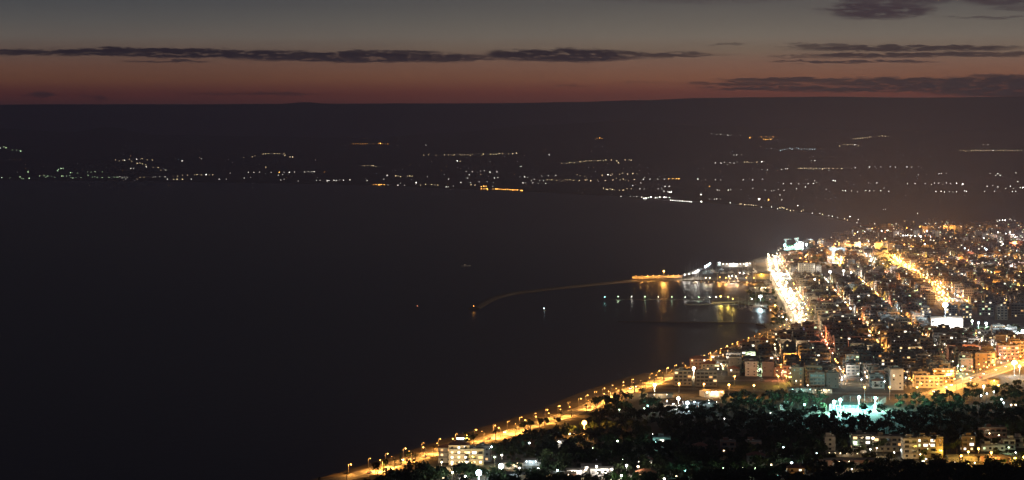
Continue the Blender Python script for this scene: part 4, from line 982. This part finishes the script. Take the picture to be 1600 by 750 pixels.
# ------------------------------------------------------------------ foreground, lower left
t1 = rows(696,723,9,9,3,'wall_white','narrow white house with a tiled roof, leftmost of the lit seafront group',tiled=True,p=.35)
t1 = rows(717,727,13,11,4,'wall_cream','four-storey cream villa with lit arched balconies in the seafront group',tiled=True,p=.75)
t1 = rows(741,727,12,10,3,'wall_cream','three-storey ochre lit block right of the villa with arched balconies',p=.35)
t1 = rows(755,722,9,9,3,'wall_grey','plain grey block at the right end of the lit seafront group',p=.05,balc=False)
for x, y, k, e in ((690,722,'w',12000),(706,724,'w',12000),(722,722,'w',12000),(736,723,'y',16000),(728,706,'w',5000)): lamp_px(x, y, k, 4, .5, e, 'warm terrace lamp at the foot of the lit seafront houses', 'terrace lamps of the lit seafront houses')
t_ = thing('roof_sign', (P(719,727,G0).x, P(717,727,G0).y+9, G0+15.6), 'pale blue lit strip sign on the roof of the seafront villa', 'sign')
MB().box(0,0,0,4.5,.3,1.0,'bulb_c').obj('sign_panel', t_); MB().box(-1.8,0,-1.2,.15,.15,1.2,'steel').obj('post', t_); MB().box(1.8,0,-1.2,.15,.15,1.2,'steel').obj('post', t_)
mast('floodlight_mast',748,738,9,'c',1.7,42000,'huge cool white floodlight at the bottom edge below the seafront houses',1)
mast('floodlight_mast',783,728,7,'c',1.6,36000,'second huge white floodlight right of the seafront houses',1)
for x, y, k in ((768,698,'c'),(784,711,'W'),(773,714,'g'),(827,692,'c'),(812,731,'W'),(841,732,'c'),(871,735,'c'),(853,714,'W'),(718,747,'W'),(727,744,'W'),(693,747,'w'),(707,738,'g')):
    lamp_px(x, y, k, 6, .55, 2200, '%s garden lamp around the lower left yards' % {'g':'greenish','c':'cool white','w':'warm','W':'white'}[k], '%s garden lamps of the lower left yards' % {'g':'greenish','c':'cool white','w':'warm','W':'white'}[k])
specs = [(800,733,14,9,4,'white roofed store beneath the second huge floodlight','wall_white'),(830,728,12,8,3.5,'small store with pale roof right of the second huge floodlight','wall_grey'),
         (842,752,24,10,4,'long pale building at the bottom edge with lit ochre wall','wall_cream'),(877,751,18,10,4,'pinkish low building at the bottom edge of the yards','wall_pink'),
         (808,751,14,9,4,'low block at the bottom edge left of the ochre wall','wall_grey')]
for x, y, w_, d_, h, l_, wl in specs: shed(x, y, w_, d_, h, l_, wl, lit=('bulb_w' if wl != 'wall_grey' else 'dim_c', 2, 2600), name='store')
for x, y, w_, d_, h, l_ in ((924,741,12,9,5,'white lit store left of the tall lamp posts at the bottom edge'),(940,744,14,9,4.5,'white canopy building between two round lamps at the bottom edge'),(900,745,11,8,4,'gabled white hut right of the pinkish building')):
    shed(x, y, w_, d_, h, l_, 'wall_white', lit=('bulb_W', 2, 4500), name='store')
for x, y, k, e, l_ in ((915,734,'w',5000,'warm round lamp by the white lit store'),(932,729,'W',5000,'white round lamp above the canopy building'),(956,733,'W',5000,'white lamp right of the canopy building'),(979,727,'W',6000,'tall white lamp over the pale yard at the bottom edge'),(971,743,'g',4000,'greenish lamp on the pale yard at the bottom edge'),(997,729,'w',1500,'small warm lamp right of the tall yard lamp')):
    lamp_px(x, y, k, 7, .65, e, l_)
sheet('yard', [(950,752),(1005,752),(990,743),(955,742)], 'paving', G0+.2, 'pale yard under the tall lamps at the bottom edge', 'yard')
# isolated things in the dark plain
shed(880,698,9,6,4,'small white lit hut on the dark plain below the sodium floodlight','wall_white',lit=('bulb_W',3,1800),name='hut',open_=2)
rows(1034,700,12,8,2,'wall_white','two-storey white house lit pale cyan in the dark plain',p=.15); lamp_px(1024,691,'t',5,.5,2500,'cyan lamp on the left of the pale cyan house')
lamp_px(965,689,'g',5,.55,1500,'greenish lamp on a lawn in the dark plain'); lamp_px(926,700,'g',3,.3,1800,'hidden green garden light shining on foliage'); lamp_px(973,718,'g',3,.2,500,'faint green garden light below the dark plain')
sheet('lawn', [(915,708),(955,706),(958,702),(918,700)], 'turf', G0+.1, 'green lit lawn in the dark plain', 'lawn')
for x, y, k, e, l_ in ((1020,678,'W',400,'tiny white lamp above the pale cyan house'),(1132,646,'W',900,'lone white lamp in the middle of the dark plain'),(1132,654,'W',150,'faint lamp just under the lone white one'),(890,678,'w',1500,'left of two warm lamps under the sodium floodlight'),(897,678,'w',1500,'right of two warm lamps under the sodium floodlight'),
                      (1070,735,'t',3500,'cyan lamp at the bottom edge left of the dark houses'),(1038,748,'W',2500,'white lamp touching the bottom edge'),(1029,722,'W',600,'small white lamp beside the red roofed house'),(1057,744,'w',400,'tiny warm lamp near the bottom edge cyan one'),
                      (1224,699,'c',1500,'cool white lamp on its own in the right part of the dark plain'),(1237,723,'c',3500,'cool white lamp over the small lit house'),(1190,711,'w',900,'tiny light over a gabled house'),(1205,726,'w',900,'small warm lamp right of the gabled house'),(1180,732,'g',3500,'green lamp shining on bushes below the gabled house'),(1129,731,'g',2500,'green garden light shining on a low hedge'),(1214,743,'t',300,'tiny cyan lamp at the bottom edge'),(1276,708,'c',400,'tiny lamp left of the green walled house'),(1160,731,'W',200,'slim white lamp by the low hedge'),(1352,646,'c',250,'upper of two tiny lamps below the teal court'),(1352,650,'c',250,'lower of two tiny lamps below the teal court'),(1204,645,'W',200,'tiny lamp under the tiny white hut'),
                      (1131,704,'w',200,'tiny warm lamp by the dark reddish houses'),(1135,695,'w',200,'tiny lamp among the dark reddish houses'),(1331,733,'W',500,'white lamp low in front of the long shed')):
    lamp_px(x, y, k, 4.5, .32+min(.35, e/8000), e, l_, name='garden_lamp')
rows(1008,727,11,8,1,'wall_white','small white walled house with a red tiled roof at the bottom',tiled=True,p=.5)
rows(1010,748,12,9,1,'wall_pink','low house with a dark red tiled roof touching the bottom edge',tiled=True,p=.1)
rows(1182,728,11,9,2,'wall_white','gabled two-storey white house with one lit window in the dark',tiled=True,p=.12)
rows(1094,712,9,8,2,'wall_pink','leftmost of the three unlit reddish houses in the dark plain',tiled=True,p=.0,balc=False)
rows(1138,706,10,8,2,'wall_pink','middle one of the three unlit reddish houses in the dark plain',p=.0)
rows(1178,706,10,8,2,'wall_pink','rightmost of the three unlit reddish houses in the dark plain',p=.0,balc=False)
rows(1244,748,10,8,2,'wall_grey','small grey house under a cool white lamp, with a warm lit entrance',tiled=True,p=.6)
lamp_px(1252,740,'o',4,.45,1800,'sodium lamp on the entrance of the small grey house')
# right: apartment blocks
rows(1297,706,7,7,3,'wall_white','narrow block with a pale green lit wall in the dark',balc=False,p=0); lamp_px(1299,699,'g',2,.2,2500,'green light at the narrow block wall')
rows(1351,703,17,12,3,'wall_grey','three-storey grey block with a bright lit roof terrace',p=.15); lamp_px(1364,684.5,'w',12,.9,6000,'warm lamp on the bright roof terrace')
rows(1388,706,20,12,3,'wall_cream','dim three-storey cream block right of the roof terrace block',p=.12)
rows(1423,717,10,10,4,'wall_white','tall block with an orange white lit blank end wall',p=.05)
rows(1446,715,14,11,4,'wall_cream','four-storey cream block with warm balcony lamps',p=.4)
rows(1464,715,8,12,4,'wall_ochre','four-storey block with a vivid yellow lit end wall',balc=False,p=0)
for x, y, k, e, l_ in ((1360,702,'W',1200,'white lamp over the garden before the roof terrace block'),(1370,700,'w',2500,'warm window lamp beside the garden lamp'),(1397,707,'W',900,'white lamp before the dim cream block'),(1408,703,'c',900,'cool lamp left of the orange white end wall'),(1438,710,'w',2200,'warm lamp right of the orange white end wall'),(1471,704,'y',3000,'warm lamp at the corner of the vivid yellow wall'),(1462,716,'y',12000,'yellow lamp at the foot of the vivid yellow wall'),(1424,719,'o',7000,'sodium lamp at the foot of the orange white end wall'),
                      (1337,692,'g',800,'small green lamp left of the roof terrace block'),(1311,721,'w',2500,'left of two warm lamps on the long shed'),(1327,721,'w',2500,'right of two warm lamps on the long shed'),(1447,717,'W',800,'white car park lamp before the balcony block')):
    lamp_px(x, y, k, 5, .45 if e < 5000 else .6, e, l_, name='wall_light')
shed(1330,729,40,9,4,'long low shed with two warm lamps in front of the blocks','wall_pink',name='store',open_=6)
shed(1322,714,26,7,3,'long thin roof with a row of small white lights','wall_grey',lit=('dim_w',7,600),name='store',open_=5)
# village at right edge
for x, y, k, e, l_ in ((1502,712,'o',22000,'brightest sodium lamp of the village road'),(1529,701,'o',12000,'sodium lamp above the village road'),(1549,707,'o',16000,'sodium lamp before the long white village wall'),(1600,714,'y',22000,'yellow lamp at the photo edge of the village road'),(1513,706,'y',6000,'small yellow lamp between two sodium ones'),(1586,716,'y',7000,'small yellow lamp near the photo edge')):
    lamp_px(x, y, k, 7, .75, e, l_)
for x, y, k, l_ in ((1526,668,'c','white lamp at the top of the dark village'),(1546,677,'w','left one of three lights on the large dark village house'),(1553,675,'w','middle one of three lights on the large dark village house'),(1561,680,'w','right one of three lights on the large dark village house'),(1583,673,'g','green lamp shining on trees at the village edge'),(1587,707,'W','small white lamp near the village wall'),
                   (1493,722,'w','lamp low at the left of the village'),(1507,724,'y','left yellow lamp under the village canopy'),(1513,724,'y','right yellow lamp under the village canopy'),(1523,723,'w','warm lamp right of the village canopy'),(1576,699,'g','pale green lamp on the small village house')):
    lamp_px(x, y, k, 4, .38, 900 if k != 'g' else 3000, l_, name='garden_lamp')
rows(1551,684,20,10,2,'wall_pink','large dark two-storey village house with three small lights',p=.0)
rows(1513,706,9,8,3,'wall_ochre','narrow three-storey village house lit from its balconies',p=.5)
rows(1552,705,16,8,1,'wall_white','long single-storey white village house with flat roof',p=.05,balc=False)
rows(1577,703,8,7,2,'wall_white','small pale green lit village house',p=.1)
rows(1596,700,10,8,2,'wall_white','white village house cut by the photo edge',p=.2)
for i, (x, y) in enumerate([(1518,721),(1540,721),(1558,722),(1578,724),(1594,726),(1490,722)]):
    shed(x, y, [11,12,10,13,11,7][i], 8, 3.4, '%s low house along the near side of the village road' % ['first','second','third','fourth','fifth','smallest'][i], ['wall_cream','wall_pink','wall_white','wall_pink','wall_cream','wall_grey'][i], name='cottage')
for i in range(9):
    p = P(r.uniform(1440,1478), r.uniform(719,722), G0); k_ = rnd.randrange(4); nm = ['white','dark','silver','red'][k_]
    dup(protos[k_], (p.x, p.y, G0+.05), r.uniform(0,6), nm+' car parked before the yellow lit block', nm+' cars parked before the yellow lit block')
# field below the side road
sheet('field', [(1122,603),(1240,604),(1236,597),(1122,596)], 'field', G0+.04, 'dim grass field beside the short side road', 'field')
sheet('meadow', [(845,682),(880,668),(905,662),(905,668),(870,684)], 'field', G0+.04, 'rough grass below the seafront road', 'meadow')

# ------------------------------------------------------------------ trees
def crown_mb(seed, rx, rz_, n, leaf, m1='leaf', m2='leaf_dark', zc=0, cyp=False):
    r = random.Random(seed); mb = MB(); lob = [Vector((r.uniform(-.55,.55), r.uniform(-.55,.55), r.uniform(-.35,.5))) for _ in range(6)]
    for i in range(n):
        c = r.choice(lob); d = Vector((r.gauss(0,1), r.gauss(0,1), r.gauss(0,1))).normalized()*(.5*r.random()**.4)
        q = c+d
        if cyp:
            h = r.random(); q = Vector((r.gauss(0,.28)*(1-h)**.6, r.gauss(0,.28)*(1-h)**.6, h*2-1))
        p = Vector((q.x*rx, q.y*rx, zc+q.z*rz_)); a = Vector((r.gauss(0,1), r.gauss(0,1), r.gauss(0,1))).normalized(); b_ = a.orthogonal().normalized(); c2 = a.cross(b_); s1 = leaf*r.uniform(.6,1.2); s2 = leaf*r.uniform(.5,1)
        mb.poly([p-b_*s1, p-c2*s2, p+b_*s1, p+c2*s2], m1 if r.random() < .5 else m2)
    return mb
def trunk_mb(h, r0, seed=0):
    r = random.Random(seed); mb = MB(); mb.tube((0,0,-.2),(0,0,h*.6),r0,r0*.7,'bark',7)
    for i in range(4):
        an = i*1.6+r.random(); mb.tube((0,0,h*.5),(math.cos(an)*h*.35,math.sin(an)*h*.35,h*.95),r0*.5,r0*.18,'bark',5)
    return mb
TV = []
for i in range(6):
    h = [3.2,3.8,3.0,4.4,3.5,5][i]; rx = [2.8,3.2,2.4,3.7,2.9,4.0][i]
    TV.append((crown_mb(i+40, rx, rx*.72, 190, .55, zc=h+rx*.3), trunk_mb(h, .22, i), crown_mb(i+40, rx, rx*.72, 85, .72, zc=h+rx*.3)))
tm = [(a.mesh('crown'), b_.mesh('trunk')) for a, b_, c in TV]
def tree(loc, i, s_, label, group, name='tree'):
    t_ = thing(name, loc, label, 'tree', group, rnd.uniform(0, 6)); t_.scale = (s_*rnd.uniform(.85,1.15), s_*rnd.uniform(.85,1.15), s_*rnd.uniform(.8,1.15))
    link(tm[i][0], 'crown', t_); link(tm[i][1], 'trunk', t_)
GROVE = [(560,770),(640,742),(700,733),(760,712),(800,694),(850,684),(900,676),(935,655),(965,634),(1000,628),(1035,642),(1115,644),(1135,622),(1240,618),(1300,626),(1296,645),(1362,648),(1392,628),(1450,622),(1500,606),(1520,608),(1570,610),(1640,590),(1640,770)]
CLEAR = [(1345,646,58),(748,738,26),(800,735,45),(925,742,48),(713,727,48),(1400,712,80),(1550,712,70),(975,748,30),(1034,698,12),(935,704,22),(880,697,12),(1330,722,40),(1182,724,14),(1244,742,14),(1008,726,14),(1551,682,20),(1138,702,10),(1094,708,10),(1178,703,10)]
built = [o.matrix_basis.translation.copy() for o in bpy.data.objects if not o.parent and o.get('category') in ('apartment building','store','hut','pavilion','restaurant','cottage','car','floodlight','street lamp')]
built = [b_ for b_ in built if b_.y < 2400]
cand = []; tries = 0
rt = random.Random(5)
while len(cand) < 3300 and tries < 40000:
    tries += 1
    y = 603+(768-603)*rt.random()**.75; x = rt.uniform(560, 1640)
    if not inside((x, y), GROVE): continue
    c = [1 for a, b_, s_ in CLEAR if abs(x-a) < s_ and abs(y-b_) < s_*.28]
    if c and rt.random() < .8: continue
    p = P(x, y, G0)
    if near_line(p, SEAROAD, 14) or near_line(p, AVE3, 16) or near_line(p, ROADV, 8) or near_line(p, ROADG, 8): continue
    if any((p.x-b_.x)**2+(p.y-b_.y)**2 < 64 or (abs(p.x-b_.x) < 8 and 0 < b_.y-p.y < 13) for b_ in built): continue
    if any((p.x-q.x)**2+(p.y-q.y)**2 < 16 for q in cand[-120:]): continue
    cand.append(p)
cand.sort(key=lambda p: p.y)
grove = MB()
for n, p in enumerate(cand):
    i = rt.randrange(6); s_ = rt.uniform(.7, 1.25)
    if n < 235:
        wl = 'at the bottom edge below the seafront houses' if px(p)[0] < 900 else 'in the dark gardens along the bottom edge' if px(p)[0] < 1280 else 'in the dark grove before the apartment blocks'
        tree(tuple(p), i, s_, 'leafy broad tree '+wl, 'broad trees '+wl)
    else: grove.add(TV[i][2], tuple(p), rt.uniform(0, 6), (s_, s_, s_)); grove.tube((p.x,p.y,G0),(p.x,p.y,G0+4*s_),.2,.15,'bark',4,False)
print('TREES', len(cand))
for x, y, s_ in ((735,695,1.3),(731,697,1.2),(820,675,1.3),(829,672,1.3),(843,669,1.2),(853,668,1.1),(600,735,1.2),(637,720,1),(590,745,1.1),(932,643,1.8),(944,640,1.9),(955,638,1.7),(965,636,1.5),(977,632,1.3),(870,664,1),(1003,616,1)):
    p = P(x, y, G0); tree(tuple(p), rt.randrange(6), s_, 'dark tree on the inland side of the seafront road', 'dark trees beside the seafront road')
# town trees
tt = MB(); n = 0
for z_ in PARK[1:3]+[PARK[0]]:
    xs = [a for a, b_ in z_]; ys = [b_ for a, b_ in z_]
    for _ in range(90):
        x, y = rt.uniform(min(xs), max(xs)), rt.uniform(min(ys), max(ys))
        if not inside((x, y), z_) or 1284 < x < 1342 and 424 < y < 440 or 1440 < x < 1606 and 474 < y < 521 or y > 521 and 1470 < x < 1500 and y < 524: continue
        p = P(x, y, G0)
        if near_line(p, AVE1, 14) or near_line(p, AVE2, 13): continue
        i = rt.randrange(6); s_ = rt.uniform(1, 1.5); tt.add(TV[i][2], tuple(p), rt.uniform(0, 6), (s_,)*3); tt.tube((p.x,p.y,G0),(p.x,p.y,G0+5),.2,.15,'bark',4,False); n += 1
for _ in range(150):
    x, y = rt.uniform(1165,1238), rt.uniform(443,512)
    p = P(x, y, G0)
    if near_line(p, AVE1, 16) or near_line(p, SEAROAD, 12) or not inside((x, y), [(1197,512),(1212,503),(1214,494),(1203,484),(1190,478.5),(1170,476),(1165,467),(1177,461),(1190,452),(1206,445),(1240,480),(1245,520)]): continue
    s_ = rt.uniform(.8,1.4); tt.add(TV[rt.randrange(6)][2], tuple(p), 0, (s_,)*3)
for x in [1444,1448,1452,1506,1512,1517,1522,1527,1548,1556,1562,1568,1575,1583,1590,1462,1467,1440,1430,1500]:
    p = P(x+rt.uniform(-2,2), 527+rt.uniform(-2,3), G0); s_ = rt.uniform(1.1,1.7); tt.add(TV[rt.randrange(6)][2], tuple(p), 0, (s_,)*3)
for p, q in lots:
    if rt.random() < .5:
        a = p+Vector((rt.uniform(-9,9), rt.uniform(-10,10)-8, 0)); i = rt.randrange(6); s_ = rt.uniform(.6, 1.15)
        if near_line(a, AVE1, 12) or near_line(a, AVE2, 11): continue
        tt.add(TV[i][2], (a.x, a.y, G0), rt.uniform(0, 6), (s_,)*3)
for _ in range(700):
    x, y = rt.uniform(1215, 1640), rt.uniform(352, 412)
    if inside((x, y), FARTOWN) or y > 400 and x > 1420:
        p = P(x, y, G0); s_ = rt.uniform(.9, 1.7); tt.add(TV[rt.randrange(6)][2], tuple(p), rt.uniform(0, 6), (s_*1.4, s_*1.4, s_))
tag(tt.obj('town_foliage'), 'dark foliage between the blocks and parks of the town', 'trees', kind='stuff')
tag(grove.obj('olive_grove'), 'dark mass of orchard trees covering the plain before the town', 'grove', kind='stuff')
# cypresses and palms
cy_m = crown_mb(90, 1.5, 4.6, 260, .4, 'leaf_dark', 'leaf_dark', 5.0, True).mesh('crown'); ct_m = MB().tube((0,0,-.2),(0,0,2),.2,.16,'bark',6).mesh('trunk')
for x, y in [(626,727),(1512,699),(1240,560),(1262,566),(1283,556),(1160,575),(1420,545),(1444,552),(1318,548)]:
    p = P(x, y, G0); t_ = thing('cypress_tree', tuple(p), 'slim dark cypress %s' % ('beside the seafront road' if x == 626 else 'by the balcony lit village house' if x == 1512 else 'rising between town houses'), 'cypress tree', 'cypresses between town houses' if x not in (626,1512) else None)
    link(cy_m, 'crown', t_); link(ct_m, 'trunk', t_)
def palm():
    r = random.Random(3); t_ = thing('palm_tree', (0,0,0), 'x', 'palm tree'); MB().tube((0,0,-.2),(.3,0,6),.26,.18,'bark',7).obj('trunk', t_); mb = MB()
    for i in range(22):
        an = i*2.4; el_ = r.uniform(-.2,.9); pv_ = None
        for s_ in range(5):
            k_ = s_/4; d = 2.7*k_; z = 6+math.sin(el_)*d*1.1-1.5*k_*k_; wd = .34*(1-k_*.7); c = Vector((.3+math.cos(an)*d, math.sin(an)*d, z)); n_ = Vector((-math.sin(an), math.cos(an), 0))
            if pv_: mb.poly([pv_[0], c-n_*wd, c+n_*wd, pv_[1]], 'leaf')
            pv_ = (c-n_*wd, c+n_*wd)
    mb.obj('crown', t_); return t_
pp = palm(); first = True
for p_ in resample(SEAROAD, 34):
    q = p_+Vector((rnd.uniform(5,8), -9+rnd.uniform(-1,2), 0))
    lab = 'palm tree in the verge of the seafront road'; grp = 'palm trees along the seafront road'
    if first: pp.location = (q.x,q.y,G0); pp['label'] = lab; pp['group'] = grp; first = False
    else: dup(pp, (q.x,q.y,G0), rnd.uniform(0,6), lab, grp, (rnd.uniform(.8,1.15),)*3)
print('TOTAL LAMPS', LAMP_N, 'objects', len(bpy.data.objects), 'CNT', CNT)

lp = tag(dist.obj('distant_lamps'), 'countless small lights of far villages, plain and outer town', 'lamps', kind='stuff')
for q in POINTS:
    o = plight(lp, q[0], q[1], q[2]*((13 if q[1][2] > .7 else 6) if q[0][1] > 4200 else 1.8), .6)
    if len(q) > 3 and q[3]: o.data.type = 'SPOT'; o.data.spot_size = R(150); o.data.spot_blend = .6
from collections import Counter
print('CATS', Counter(o.name.split('.')[0] for o in bpy.data.objects if o.parent is None).most_common(20))
